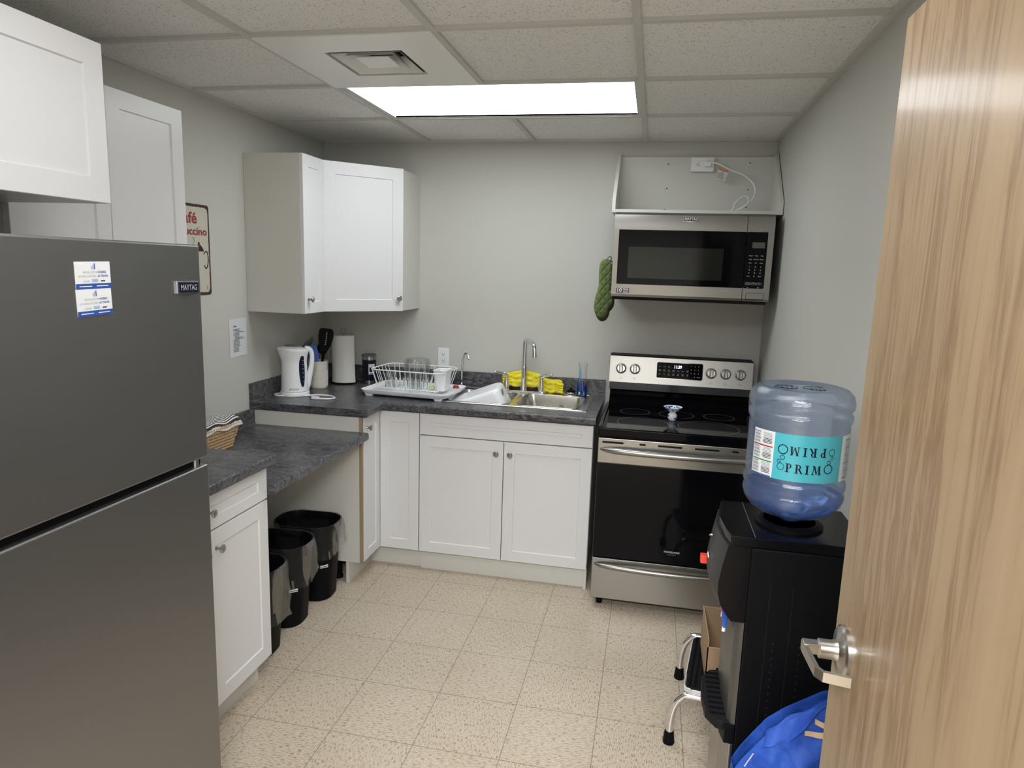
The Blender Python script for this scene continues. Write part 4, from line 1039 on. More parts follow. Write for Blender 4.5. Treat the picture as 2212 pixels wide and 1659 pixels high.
def spoon(mb):
    p0, p1 = V((CX_ - .01, CY_ - .01, zc0)), V((CX_ - .035, CY_ - .012, 1.115)); mb.tube([p0, p1], .005, 'black', 8)
    mb.T = Matrix.Translation((CX_ - .066, CY_ - .012, 1.170)) @ Matrix.Rotation(math.radians(-42), 4, 'Y')
    mb.lathe([(0, -.006), (.6, -.005), (.9, -.001), (1, .004), (.95, .003), (.6, -.002), (0, -.003)], (0, 0, 0), 'greyplastic', 28, (0.35, -1, 0), .030, .056)
    mb.T = Matrix.Identity(4)
def ladle(mb):
    p0 = V((CX_ - .012, CY_ + .012, zc0)); mb.tube([p0, (CX_ - .045, CY_ + .006, 1.135), (CX_ - .055, CY_ + .004, 1.15)], .005, 'black', 8)
    mb.T = Matrix.Translation((CX_ - .070, CY_, 1.172)) @ Matrix.Rotation(math.radians(-52), 4, 'Y')
    vs = []; n = 24
    for k in range(7):
        th = PI / 2 * k / 6
        for i in range(n): a = 2 * PI * i / n; vs.append((.052 * math.sin(th) * math.cos(a), .032 * math.sin(th) * math.sin(a), -.020 * math.cos(th)))
    mb.add(vs, [[k * n + i, k * n + (i + 1) % n, (k + 1) * n + (i + 1) % n, (k + 1) * n + i] for k in range(6) for i in range(n)], 'greyplastic')
    mb.T = Matrix.Identity(4)
utensil('serving_spoon', 'grey-black serving spoon leaning left in the crock', [ladle], (CX_, CY_, zc0))
def brush(mb):
    mb.tube([(CX_ - .012, CY_ - .022, zc0), (CX_ - .010, CY_ - .030, 1.075)], .006, 'blue', 10)
    blade(mb, (CX_ - .006, CY_ - .034, 1.072), (CX_ - .018, CY_ - .034, 1.165), [(0, .016), (.15, .024), (.8, .022), (.95, .017), (1, .010)], cam_n, .008, 'blue')
utensil('blue_spatula', 'bright blue plastic spatula in the crock', [brush], (CX_, CY_, zc0))
def brush2(mb):
    mb.tube([(CX_ - .02, CY_ - .004, zc0), (CX_ - .03, CY_ - .01, 1.075)], .005, 'navy', 10)
    blade(mb, (CX_ - .030, CY_ - .012, 1.070), (CX_ - .050, CY_ - .010, 1.16), [(0, .012), (.2, .02), (.85, .02), (1, .010)], cam_n, .006, 'blueink')
utensil('dark_blue_scraper', 'dark blue scraper in the crock, left of the brighter blue one', [brush2], (CX_, CY_, zc0))
def pasta(mb):
    mb.tube([(CX_ + .012, CY_ + .02, zc0), (CX_ + .014, CY_ + .022, 1.12)], .005, 'black', 8)
    mb.T = Matrix.Translation((CX_ + .016, CY_ + .024, 1.150)) @ Matrix.Rotation(math.radians(15), 4, 'Y')
    vs = []; n = 20
    for k in range(7):
        th = PI / 2 * k / 6
        for i in range(n): a = 2 * PI * i / n; vs.append((.030 * math.sin(th) * math.cos(a), .016 * math.cos(th) - .01, .038 * math.sin(th) * math.sin(a)))
    mb.add(vs, [[k * n + i, k * n + (i + 1) % n, (k + 1) * n + (i + 1) % n, (k + 1) * n + i] for k in range(6) for i in range(n)], 'black')
    mb.T = Matrix.Identity(4)
utensil('black_ladle', 'black plastic ladle behind the slotted turner in the crock', [pasta], (CX_, CY_, zc0))

# paper towel
PX, PY = .190, -.150
t = thing('paper_towel_holder', 'black wire paper towel holder in the worktop corner', 'holder', (PX, PY, ZT))
b = MB().lathe([(0, 0), (.078, 0), (.078, .004), (.074, .008), (0, .008)], (PX, PY, ZT), 'black', 36); b.build('base', t)
b = MB().cyl((PX, PY, ZT + .005), (PX, PY, ZT + .295), .004, 'nickel', 12); b.tube([(PX + .016 * math.sin(2 * PI * k / 16), PY, ZT + .310 - .016 * math.cos(2 * PI * k / 16)) for k in range(16)], .003, 'nickel', 8, closed=True); b.build('pole', t)
b = MB().tube([(PX - .086, PY - .03, ZT + .006), (PX - .086, PY - .03, ZT + .19), (PX - .080, PY - .042, ZT + .20), (PX - .074, PY - .054, ZT + .19), (PX - .074, PY - .054, ZT + .006)], .0024, 'nickel', 8, smooth=3); b.build('tension_arm', t)
b = MB(); R0 = .064
b.lathe([(.02, .010), (R0, .010), (R0, .288), (.02, .288), (.02, .010)], (PX, PY, ZT), 'papertowel', 48, cap=False)
# loose outer sheet, flaring at its lower edge
def sheet(u, v):
    a = math.radians(-178) + u * math.radians(165); flare = .020 * max(0, u - .55) * v * 2 + .003; r = R0 + .002 + flare + .0015 * math.sin(v * 5 + u * 6)
    zt_ = .287 - (.04 * (1 - u) ** 1.5 * 1.0); z = zt_ + (.011 - zt_) * v
    return (PX + r * math.cos(a), PY + r * math.sin(a), ZT + z)
b.grid(sheet, 30, 14, 'papertowel')
props(b.build('paper_towel_roll', loc=(PX, PY, ZT + .01)), 'white paper towel roll on the holder in the corner', 'paper towel')

# tumbler
QX, QY = .337, -.115
t = thing('travel_tumbler', 'navy blue insulated tumbler with steel rim, right of the paper towels', 'tumbler', (QX, QY, ZT))
b = MB().lathe([(0, 0), (.032, 0), (.034, .003), (.0345, .022)], (QX, QY, ZT), 'nickel', 36, cap=False).lathe([(.0345, .022), (.0352, .0225), (.0415, .145), (.041, .1455)], (QX, QY, ZT), 'navy', 36, cap=False).lathe([(.041, .1455), (.0422, .165), (.0425, .168), (.040, .168), (.0395, .16), (0, .155)], (QX, QY, ZT), 'nickel', 36); b.build('cup', t)
b = MB().lathe([(.040, .162), (.0435, .168), (.044, .173), (.041, .177), (.038, .174), (0, .172)], (QX, QY, ZT), 'greyplastic', 36, cap=False).box(QX - .012, QX + .012, QY - .012, QY + .015, ZT + .171, ZT + .180, 'glass', .003); b.build('lid', t)
b = MB(); am = math.atan2(-3.8, 1.64) + .40
def tw_(x, y, e=0): 
    r = .0352 + (.0063) * (y - .0225) / .1225 + .0006 + e; a = am + x / .038; return (QX + r * math.cos(a), QY + r * math.sin(a), ZT + y)
def patch(x0, x1, y0, y1, m, e=0, n=6):
    b.grid(lambda u, v: tw_(x0 + (x1 - x0) * u, y0 + (y1 - y0) * v, e), n, 1, m)
patch(-.019, .019, .060, .122, 'whiteink'); patch(-.014, .014, .074, .102, 'navy', .0006)
b.add([tw_(-.016, .100, .0006), tw_(.016, .100, .0006), tw_(0, .118, .0006)], [[0, 1, 2]], 'navy'); patch(-.012, .012, .064, .068, 'navy', .0006)
b.build('sticker', t)

# ------------------------------------------------------------------ left wall: sign and note
t = thing('metal_sign', 'cream vintage metal coffee sign with a dark rusty border, on the left wall', 'sign', (.004, -1.27, 1.469))
sy0, sy1, sz0, sz1 = -1.425, -1.120, 1.469, 1.862
MB().prism(rrect(sy0, sy1, sz0, sz1, .014), 'x', .001, .004, mat('sign_border', (.05, .012, .01), .5)).build('plate', t)
def sign_mat():
    m = mat('sign_cream', (.55, .53, .44), .5); v = coords(m); n = N(m, 'ShaderNodeTexNoise', Scale=70., Detail=4.); L(m, v, n.inputs['Vector'])
    L(m, ramp(m, n.outputs['Fac'], [(.0, (.55, .53, .44)), (.70, (.54, .52, .43)), (.73, (.05, .02, .015))]), bsdf(m).inputs['Base Color']); return m
edge = []
rs = random.Random(4)
for x, z in rrect(sy0 + .010, sy1 - .010, sz0 + .012, sz1 - .012, .022, 8): edge.append((x, z))
pe = []
for i, p in enumerate(edge):
    q = edge[(i + 1) % len(edge)]; n = max(1, int(math.hypot(q[0] - p[0], q[1] - p[1]) / .004))
    for k in range(n): pe.append((p[0] + (q[0] - p[0]) * k / n + rs.uniform(-.0012, .0012), p[1] + (q[1] - p[1]) * k / n + rs.uniform(-.0015, .0015)))
b = MB().prism(pe, 'x', .0038, .0045, sign_mat()); b.build('painted_face', t)
b = MB(); yc = (sy0 + sy1) / 2
def st(s_, size, y, z, m='redink', al='RIGHT', sx=1., bold=.04):
    b.text(s_, size, (.0050, y + .002, z - .002), (0, 1, 0), (0, 0, 1), 'greyink', al, sx, bold=bold); b.text(s_, size, (.0054, y, z), (0, 1, 0), (0, 0, 1), m, al, sx, bold=bold)
st('Café', .066, -1.205, 1.800, sx=1.2, bold=.02); st('Cappuccino', .047, -1.140, 1.745, sx=1.2, bold=.02)
b.build('lettering', t)
b = MB()
b.prism([(-1.23, 1.66), (-1.17, 1.66), (-1.175, 1.672), (-1.19, 1.684), (-1.196, 1.690), (-1.204, 1.690), (-1.21, 1.684), (-1.225, 1.672)], 'x', .0045, .0052, 'redink')
b.prism([(-1.20, 1.66), (-1.165, 1.66), (-1.172, 1.674), (-1.186, 1.686), (-1.193, 1.690)], 'x', .0045, .0055, 'ink').lathe([(0, 0), (.0065, 0), (.0065, .001)], (.0045, -1.198, 1.694), 'ink', 16, (1, 0, 0))
b.tube([(.0052, -1.168, 1.648), (.0052, -1.150, 1.662), (.0052, -1.138, 1.645), (.0052, -1.140, 1.605), (.0052, -1.155, 1.585), (.0052, -1.166, 1.600)], .0022, 'ink', 5, smooth=4)
b.tube([(.0052, -1.24, 1.72), (.0052, -1.228, 1.705), (.0052, -1.236, 1.685), (.0052, -1.226, 1.668)], .0012, 'greyink', 4, smooth=4)
b.text('3', .022, (.0054, -1.150, 1.50), (0, 1, 0), (0, 0, 1), 'ink')
b.build('painted_coffee_pot', t)
b = MB()
def pn(u, v): return (.0012 + .002 * u * u + .004 * max(0, v - .8) * (1 - u), -.994 + .140 * u, 1.345 - .186 * v + .004 * u)
b.grid(pn, 8, 8, 'paper')
rp = random.Random(2)
b.text('Coffee', .010, (.0042, -.965, 1.310), (0, 1, 0), (0, 0, 1), 'ink', 'LEFT', bold=.02)
for k in range(17):
    ind = .012 if k in (2, 5, 6, 7) else 0
    w = rp.uniform(.035, .05) + (.025 if k in (2, 6, 7) else 0); y = -.965 + ind
    while w > 0:
        ww_ = rp.uniform(.006, .012); b.quad((.0044, y, 1.294 - k * .0067), (0, 1, 0), (0, 0, 1), ww_, .0022, 'ink'); y += ww_ + .002; w -= ww_ + .002
props(b.build('paper_note', loc=(0, -.924, 1.16)), 'white printed paper note taped to the left wall', 'note')

# ------------------------------------------------------------------ basket on the low worktop
t = thing('wicker_basket', 'brown woven seagrass basket on the low worktop by the wall', 'basket', (.12, -1.36, .804))
bx0, bx1, by0, by1 = .024, .195, -1.54, -1.225
b = MB(); straw = mat('straw_weave', (.50, .33, .17), .7, bump=(220, .8, .003)); 
nz = 8
for k in range(nz):
    z = .804 + .008 + k * .0145; e = -.022 * (1 - k / (nz - 1))
    base = rrect(bx0 - e, bx1 + e, by0 - e, by1 + e, .03, 5)
    P_ = [V((x, y, z)) for x, y in base]; P_, _ = spline(P_, 2, True)
    out = []; s_ = 0
    dense = []
    for i in range(len(P_)):
        a_, c_ = P_[i], P_[(i + 1) % len(P_)]; n = max(1, int((c_ - a_).length / .005))
        for j in range(n): dense.append(a_.lerp(c_, j / n))
    cen = V(((bx0 + bx1) / 2, (by0 + by1) / 2, z))
    for ph in (0, PI):
        pts = []
        for i, p in enumerate(dense):
            nn_ = (p - cen).normalized(); w = 2 * PI * i * .005 / .030 + ph + k * .9
            pts.append(p + nn_ * .0042 * math.cos(w) + V((0, 0, .0042 * math.sin(w))))
        b.tube(pts, .0052, straw, 6, closed=True)
b.box(bx0 + .03, bx1 - .03, by0 + .03, by1 - .03, .804, .812, straw)
b.build('woven_body', t)
b = MB(); stripes = mat('striped_cloth', (.7, .7, .68), .9)
v = coords(stripes, (0, 55, 55)); wv = N(stripes, 'ShaderNodeTexWave', Scale=1.5, Distortion=.8); L(stripes, coords(stripes, (25, 95, 60)), wv.inputs['Vector'])
L(stripes, ramp(stripes, wv.outputs['Fac'], [(.45, (.72, .71, .68)), (.55, (.035, .03, .035))]), bsdf(stripes).inputs['Base Color'])
def cloth(u, v):
    x = bx0 - .002 + (bx1 - bx0 + .008) * u; y = by0 + (by1 - by0 + .006) * v
    ed = min(u, 1 - u, v, 1 - v); z = .922 + .030 * (1 - math.exp(-ed * 9)) + .008 * math.sin(u * 9 + v * 4) * math.sin(v * 12) - (.020 if ed < .02 else 0)
    return (x, y, z)
b.grid(cloth, 30, 30, stripes); props(b.build('striped_cloth', solid=.004, loc=(.11, -1.38, .91), sharp=80), 'black and white striped cloth bunched in the wicker basket', 'cloth')

# ------------------------------------------------------------------ bins
def bin_(cx, cy, rot, label, lab2, drop, rs_):
    rnd = random.Random(rs_)
    t = thing('waste_bin', label, 'bin', (cx, cy, 0), 'black bins under the low worktop')
    TM = Matrix.Translation((cx, cy, 0)) @ Matrix.Rotation(rot, 4, 'Z')
    b = MB(); b.T = TM; Hb = .385
    lv = [(.120, .084, .0, .065), (.126, .090, .006, .07), (.150, .108, Hb - .03, .09), (.156, .114, Hb - .028, .095), (.158, .116, Hb, .097), (.153, .111, Hb, .093), (.146, .104, Hb - .03, .088), (.120, .084, .012, .065)]
    rings = [[(x, y, z) for x, y in rrect(-a, a, -c, c, r, 6)] for a, c, z, r in lv]; n = len(rings[0])
    vs = sum(rings, []); fs = [[k * n + i, k * n + (i + 1) % n, (k + 1) * n + (i + 1) % n, (k + 1) * n + i] for k in range(len(lv) - 1) for i in range(n)]; fs += [list(range(n))[::-1], [(len(lv) - 1) * n + i for i in range(n)]]
    b.add(vs, fs, 'black'); b.build('bucket', t, sharp=50)
    b = MB(); b.T = TM
    Q = [(.099, -.0895), (.127, -.0640)]
    for zz, e_, m_ in (((.176, .189), .0012, 'whiteink'), ((.181, .1835), .0020, 'ink')):
        ax, ay = Q[0][0] + e_, Q[0][1] - e_; bx_, by_ = Q[1][0] + e_, Q[1][1] - e_
        b.add([(ax, ay, zz[0]), (bx_, by_, zz[0]), (bx_, by_, zz[1]), (ax, ay, zz[1]), (ax - .008, ay + .008, zz[0]), (bx_ - .008, by_ + .008, zz[0]), (bx_ - .008, by_ + .008, zz[1]), (ax - .008, ay + .008, zz[1])], [[0, 1, 2, 3], [7, 6, 5, 4], [0, 4, 5, 1], [3, 2, 6, 7], [1, 5, 6, 2], [0, 3, 7, 4]], m_)
    b.build('brand_label', t)
    # liner: inside wall, over the rim, hanging outside with crinkles
    b = MB(); b.T = TM; ph = [rnd.random() * 6 for _ in range(8)]
    path = [(-.020, .10), (-.012, .22), (-.007, .34), (-.003, Hb + .002), (.003, Hb + .004), (.006, Hb - .006), (.010, Hb - .04), (.012, Hb - .08), (.015, Hb - .115), (.017, Hb - .145)]
    base = rrect(-.158, .158, -.116, .116, .097, 12); n = len(base); vs = []
    for k, (o_, z) in enumerate(path):
        for i, (x, y) in enumerate(base):
            a = math.atan2(y, x); inside = k < 4
            taper = (z - Hb) * .09 if True else 0
            d = V((x, y, 0)).normalized()
            crk = (.004 if inside else .006 * (k - 3) / 4) * (math.sin(a * 11 + ph[0] + k * .8) + math.sin(a * 23 + ph[1] - k * 1.7) * .6 + math.sin(a * 37 + ph[2] + k * 2.3) * .35)
            dz = 0
            if k > 5: dz = -drop(a) * (k - 5) / 4 + .010 * math.sin(a * 5 + ph[3])
            off_ = o_ + taper * (1 if k < 5 else .4) + (abs(crk) if k > 4 else -abs(crk))
            vs.append((x + d.x * off_, y + d.y * off_, z + dz))
    b.add(vs, [[k * n + i, k * n + (i + 1) % n, (k + 1) * n + (i + 1) % n, (k + 1) * n + i] for k in range(len(path) - 1) for i in range(n)], 'liner')
    b.build('bin_liner', t, sharp=30)
    return t
G = 'black bins'
bin_(.388, -.985, .06, 'black waste bin with a clear liner under the low worktop, rearmost of three', '', lambda a: .03 * math.cos(a + 2.2), 1)
bin_(.375, -1.250, .05, 'black waste bin with a clear liner, middle of the three under the worktop', '', lambda a: .03 * math.cos(a + .8), 2)
bin_(.385, -1.515, .03, 'black waste bin with a long hanging liner, nearest the white cabinet', '', lambda a: .09 * max(0, math.cos(a + .5)), 3)

# ------------------------------------------------------------------ water dispenser
DX, DY0, DY1 = 2.205, -2.205, -1.925
t = thing('water_dispenser', 'black and steel floor-standing water dispenser by the right wall', 'water dispenser', (2.37, -2.06, 0))
b = MB().box(2.262, 2.535, DY0, DY1, .02, .952, 'black', .006)
for k in range(2): b.box(2.315 + k * .055, 2.3165 + k * .055, DY0 - .0012, DY0, .12, .86, 'blackline')
for k in range(16):
    for xx in (2.335, 2.40): b.lathe([(0, 0), (.003, 0), (.003, .0008)], (xx, DY0, .40 + k * .020), 'blackline', 8, (0, -1, 0))
b.build('body', t)
b = MB().prism([(DX + .006, DY0 - .002), (DX - .004, DY0 + .05), (DX - .012, (DY0 + DY1) / 2), (DX - .004, DY1 - .05), (DX + .006, DY1 + .002), (2.54, DY1 + .002), (2.54, DY0 - .002)], 'z', .953, .980, 'blacksemi', .004)
b.box(2.268, 2.2695, DY0 + .002, DY1 - .002, .9795, .9805, 'greyplastic'); b.build('top_cover', t)
# head with bulged front, built as stacked plan curves
b = MB(); n = 13; prof = [(.952, .0), (.90, -.010), (.85, -.017), (.82, -.016), (.79, -.008), (.765, .008), (.748, .022)]
vs = []
def plan(i, off):
    u = i / (n - 1); y = DY0 + (DY1 - DY0) * u; return (DX + off - .016 * (1 - (2 * u - 1) ** 2), y)
for z, off in prof:
    for i in range(n): x, y = plan(i, off); vs.append((x, y, z))
    vs.append((2.262, DY1, z)); vs.append((2.262, DY0, z))
m_ = n + 2
fs = [[k * m_ + i, k * m_ + (i + 1) % m_, (k + 1) * m_ + (i + 1) % m_, (k + 1) * m_ + i] for k in range(len(prof) - 1) for i in range(m_)] + [list(range(m_))[::-1], [(len(prof) - 1) * m_ + i for i in range(m_)]]
sf = [f_ for f_ in fs if len(f_) == 4 and (f_[0] % m_) >= n - 1]; ff = [f_ for f_ in fs if f_ not in sf]
hm = mat('charcoal_plastic', (.020, .0195, .018), .4, spec=.3)
b.add(vs, ff, hm); b.add(vs, sf, 'blacksemi'); ho = b.build('head', t, sharp=50); fix_normals(ho)
MB().tube([(DX - .029, -2.08, .93), (DX - .0305, -2.065, .925), (DX - .0305, -2.045, .915)], .002, 'whiteink', 5).box(DX - .035, DX - .0325, -2.085, -2.075, .865, .872, 'whiteink').box(DX - .035, DX - .0325, -2.07, -2.06, .865, .872, 'whiteink').build('indicator_marks', ho)
MB().box(DX - .048, DX - .018, -2.020, -1.995, .818, .842, 'red', .003).build('hot_tap_button', t)['label'] = 'red hot tap button'
rc = mat('grey_recess', (.075, .072, .066), .35, metal=.3)
b = MB().prism([(2.262, DY0 + .004), (2.262, DY1 - .004), (2.246, DY1 - .006), (2.240, DY1 - .03), (2.238, (DY0 + DY1) / 2), (2.242, DY0 + .03), (2.250, DY0 + .010)], 'z', .452, .755, rc, .003)
b.build('dispensing_recess', t)
b = MB().box(2.212, 2.236, -2.135, -2.11, .735, .760, 'blue', .003).prism([(2.214, .74), (2.232, .74), (2.226, .692), (2.218, .692)], 'y', -2.137, -2.109, 'blue', .002).cyl((2.223, -2.123, .694), (2.222, -2.123, .676), .005, 'whiteplastic'); b.build('cold_tap', t)['label'] = 'blue cold tap'
b = MB().box(2.216, 2.236, -2.08, -2.062, .71, .755, 'red', .003).cyl((2.224, -2.071, .71), (2.223, -2.071, .692), .005, 'whiteplastic'); b.build('tap', t)
b = MB().prism([(2.262, DY0 + .006), (2.262, DY1 - .006), (2.215, DY1 - .020), (2.190, DY1 - .06), (2.184, -2.065), (2.190, DY0 + .06), (2.215, DY0 + .02)], 'z', .425, .452, 'blackmat', .003)
for k in range(9):
    yy = DY0 + .045 + k * .024
    b.box(2.20, 2.255, yy, yy + .006, .452, .4545, 'black')
b.build('drip_tray', t)
b = MB().prism([(2.262, DY0), (2.262, DY1), (2.238, DY1), (2.228, DY1 - .04), (2.222, -2.065), (2.228, DY0 + .04), (2.236, DY0)], 'z', .40, .45, 'black', .002); b.build('tray_collar', t)
b = MB().prism([(2.262, DY0), (2.262, DY1), (2.243, DY1), (2.232, DY1 - .03), (2.226, -2.10), (2.230, DY0 + .06), (2.247, DY0 + .012), (2.250, DY0)], 'z', .06, .40, 'steel', .003); b.build('lower_door', t)
MB().box(2.26, 2.53, DY0 + .01, DY1 - .01, 0, .06, 'blackmat', .004).build('plinth', t)
BX, BY, BZ = 2.371, -2.072, .981
MB().lathe([(.085, 0), (.085, .006), (.074, .012), (.066, .012), (.066, 0)], (BX, BY, .9802), 'black', 40).build('bottle_collar', t)

# bottle
t = thing('water_bottle', 'large blue water bottle upside down on the dispenser', 'bottle', (BX, BY, .993))
R = .134
prof = [(.028, .994), (.030, 1.004), (.052, 1.010), (.088, 1.020), (.112, 1.034), (.127, 1.053), (.1335, 1.073), (.1315, 1.082), (.1285, 1.086), (.1305, 1.091), (.1335, 1.098), (.1335, 1.112), (.130, 1.119), (.1275, 1.124), (.130, 1.130), (.1305, 1.136),
        (.1305, 1.262), (.1285, 1.268), (.131, 1.273), (.1345, 1.279), (.1345, 1.291), (.1305, 1.297), (.1290, 1.301), (.1315, 1.306), (.1355, 1.312), (.136, 1.325), (.131, 1.343), (.118, 1.356), (.105, 1.360), (.098, 1.359), (.09, 1.355), (.03, 1.352), (.0, 1.352)]
prof = [(a_ * .945, .993 + (z_ - .993) * .984) for a_, z_ in prof]
MB().lathe(prof, (BX, BY, 0), 'bottle', 64, cap=False).build('bottle_shell', t, sharp=60)
wp = [(0, .996), (.026, .996), (.050, 1.013), (.086, 1.0225), (.110, 1.0365), (.1245, 1.054), (.1305, 1.071), (.1305, 1.074), (0, 1.074)]
wp = [(a_ * .945, .993 + (z_ - .993) * .984) for a_, z_ in wp]
MB().lathe(wp, (BX, BY, 0), 'water', 56, cap=False).build('water', t, sharp=60)
b = MB(); A0 = math.atan2(-3.939 - BY, 1.978 - BX)
def lb(deg, z, e=0.): a = A0 + math.radians(deg); r = .1240 + e; return (BX + r * math.cos(a), BY + r * math.sin(a), z - .0105)
def arc(d0, d1, z0, z1, m, e=0., n=None):
    n = n or max(2, int((d1 - d0) / 4)); b.grid(lambda u, v: lb(d0 + (d1 - d0) * u, z0 + (z1 - z0) * v, e), n, 1, m)
lz0, lz1 = 1.141, 1.259
arc(-24.6, 56, lz0, lz1, 'teal'); arc(-55, -24.6, lz0, lz1, 'paper'); arc(56, 92, lz0, lz1, 'paper')
deg = lambda m_: m_ / .1280 * 180 / PI
def letter(ch, dc, zc, h, rot=False):
    """serif capitals drawn from strokes: thick verticals, thin serifs"""
    w = {'P': .62, 'R': .78, 'I': .30, 'M': 1.0}[ch] * h; st_ = .19 * h; th_ = .075 * h; Z = []
    def rect(x0, y0, x1, y1): Z.append([(x0, y0), (x1, y0), (x1, y1), (x0, y1)])
    def ser(x): rect(x - st_ * 1.1, 0, x + st_ * 1.1, th_); rect(x - st_ * 1.1, h - th_, x + st_ * 1.1, h)
    if ch == 'I': rect(-st_ / 2, 0, st_ / 2, h); ser(0)
    if ch in 'PR':
        xl = -w / 2 + st_; rect(xl - st_ / 2, 0, xl + st_ / 2, h); ser(xl)
        n = 10; ro, ri = .27 * h, .17 * h; cxx = xl + st_ / 2 + .06 * h; cyy = h - ro
        for i in range(n):
            a0_, a1_ = PI / 2 - PI * i / n, PI / 2 - PI * (i + 1) / n
            Z.append([(cxx + ro * math.cos(a0_) * 1.1, cyy + ro * math.sin(a0_)), (cxx + ro * math.cos(a1_) * 1.1, cyy + ro * math.sin(a1_)), (cxx + ri * .8 * math.cos(a1_), cyy + (ri + .045 * h) * math.sin(a1_)), (cxx + ri * .8 * math.cos(a0_), cyy + (ri + .045 * h) * math.sin(a0_))])
        rect(xl, h - th_, cxx, h); rect(xl, h - 2 * ro, cxx, h - 2 * ro + th_)
        if ch == 'R': Z.append([(cxx - .02 * h, h - 2 * ro + th_), (cxx + st_ * .9, h - 2 * ro + th_), (cxx + .50 * h, 0), (cxx + .30 * h, 0)])
    if ch == 'M':
        xl, xr = -w / 2 + st_ * .6, w / 2 - st_ * .6
        Z.append([(xl - st_ * .1, 0), (xl + st_ * .3, 0), (xl + st_ * .75, h), (xl + st_ * .35, h)]); Z.append([(xr - st_ * .55, 0), (xr + st_ * .5, 0), (xr + st_ * .1, h), (xr - st_ * .8, h)])
        Z.append([(xl + st_ * .3, h), (xl + st_ * 1.2, h), (.09 * h, .05 * h), (-.03 * h, .05 * h)]); Z.append([(xr - st_ * .75, h), (xr - st_ * .35, h), (.06 * h, .05 * h), (.0, .05 * h)])
        rect(xl - st_ * .7, 0, xl + st_ * .9, th_); rect(xr - st_ * 1.0, 0, xr + st_ * 1.0, th_); rect(xl - st_ * .2, h - th_, xl + st_, h); rect(xr - st_ * .8, h - th_, xr + st_ * .5, h)
    for q in Z:
        pts = []
        for x, y in q:
            y -= h / 2
            if rot: x, y = -x, -y
            pts.append(lb(dc + deg(x), zc + y, .0007))
        b.add(pts, [[0, 1, 2, 3]], 'navy')
def bubble(dc, zc, r, w=.0012):
    n = 30; vs = []
    for i in range(n):
        a = 2 * PI * i / n
        for rr in (r - w, r): vs.append(lb(dc + deg(rr * math.cos(a)), zc + rr * math.sin(a), .0007))
    b.add(vs, [[2 * i, 2 * i + 1, (2 * i + 3) % (2 * n), (2 * i + 2) % (2 * n)] for i in range(n)], 'navy')
zl, zu, hh = 1.1745, 1.2185, .0225
for ch, dc in (('P', -6.5), ('R', 4.4), ('I', 13.4), ('M', 23.5)): letter(ch, dc, zl, hh)
bubble(-15.2, zl + .001, .0092); bubble(37.8, zl + .003, .0125, .0022)
for ch, dc in (('M', -1.0), ('I', 9.6), ('R', 18.4), ('P', 30.0)): letter(ch, dc, zu, hh, True)
bubble(-14.2, zu + .001, .0125, .0022); bubble(40.5, zu + .001, .0088)
bubble(-13.8, 1.199, .0058); bubble(-17.5, 1.189, .0046); bubble(41.5, 1.205, .0048); bubble(37.5, 1.194, .0055)
rl = random.Random(5)
for blk in range(3):
    z_ = lz1 - .006 - blk * .038
    for k in range(11):
        arc(-53.5, -42.5 - rl.random() * 2, z_ - k * .0028 - .0012, z_ - k * .0028, 'greyink' if k % 3 else 'ink', .0007)
    for k in range(8): arc(-40.0 + rl.random() * 2, -27.5, z_ - k * .0036 - .0015, z_ - k * .0036, 'greyink' if k < 4 else 'ink', .0007)
    arc(-54, -26, z_ - .0355, z_ - .0325, ('redink', 'greenink', 'blueink')[blk], .0007)
for k in range(26): arc(62 + (k % 3), 74 + 4 * rl.random(), lz1 - .012 - k * .004, lz1 - .0105 - k * .004, 'greyink' if k % 5 else 'ink', .0007)
for k in range(22): arc(80, 88, lz1 - .01 - k * .0046, lz1 - .0085 - k * .0046, 'greyink', .0007)
b.build('label', t)
b = MB()
for k in range(4): b.box(BX - .052 + k * .012, BX - .049 + k * .012, BY - .012, BY + .012, 1.3485, 1.3495, 'navy'); b.box(BX + .02 + k * .010, BX + .0225 + k * .010, BY - .015, BY + .008, 1.3485, 1.3495, 'navy')
for cx_ in (-.035, .035): b.tube([(BX + cx_ + .034 * math.cos(2 * PI * k / 24), BY + .026 * math.sin(2 * PI * k / 24), 1.349) for k in range(4, 21)], .0009, 'navy', 5)
b.build('moulded_marks', t)

# ------------------------------------------------------------------ step stool, box, bag
t = thing('step_stool', 'chrome-legged step stool with a black ribbed tread beside the water dispenser', 'stool', (2.31, -1.50, 0))
SM4 = Matrix.Translation((2.166, -1.700, 0)) @ Matrix.Rotation(math.radians(-8), 4, 'Z')
sw_, sd_ = .275, .365   # local x: into the room depth (to +x), y: away from camera
b = MB(); b.T = SM4
b.prism(rrect(0, sw_, 0, sd_, .03, 5), 'z', .205, .226, 'chrome', .003)
for z in (.2105, .2165, .2225): b.tube([(x, y, z) for x, y in rrect(-.001, sw_ + .001, -.001, sd_ + .001, .031, 5)], .0012, 'whiteink', 5, closed=True)
b.build('tread_frame', t)
b = MB(); b.T = SM4; b.prism(rrect(.004, sw_ - .004, .004, sd_ - .004, .028, 5), 'z', .226, .230, 'blackmat', .001)
for k in range(14): b.box(.014 + k * .018, .021 + k * .018, .014, sd_ - .014, .230, .2335, 'black', .001)
b.build('tread', t)
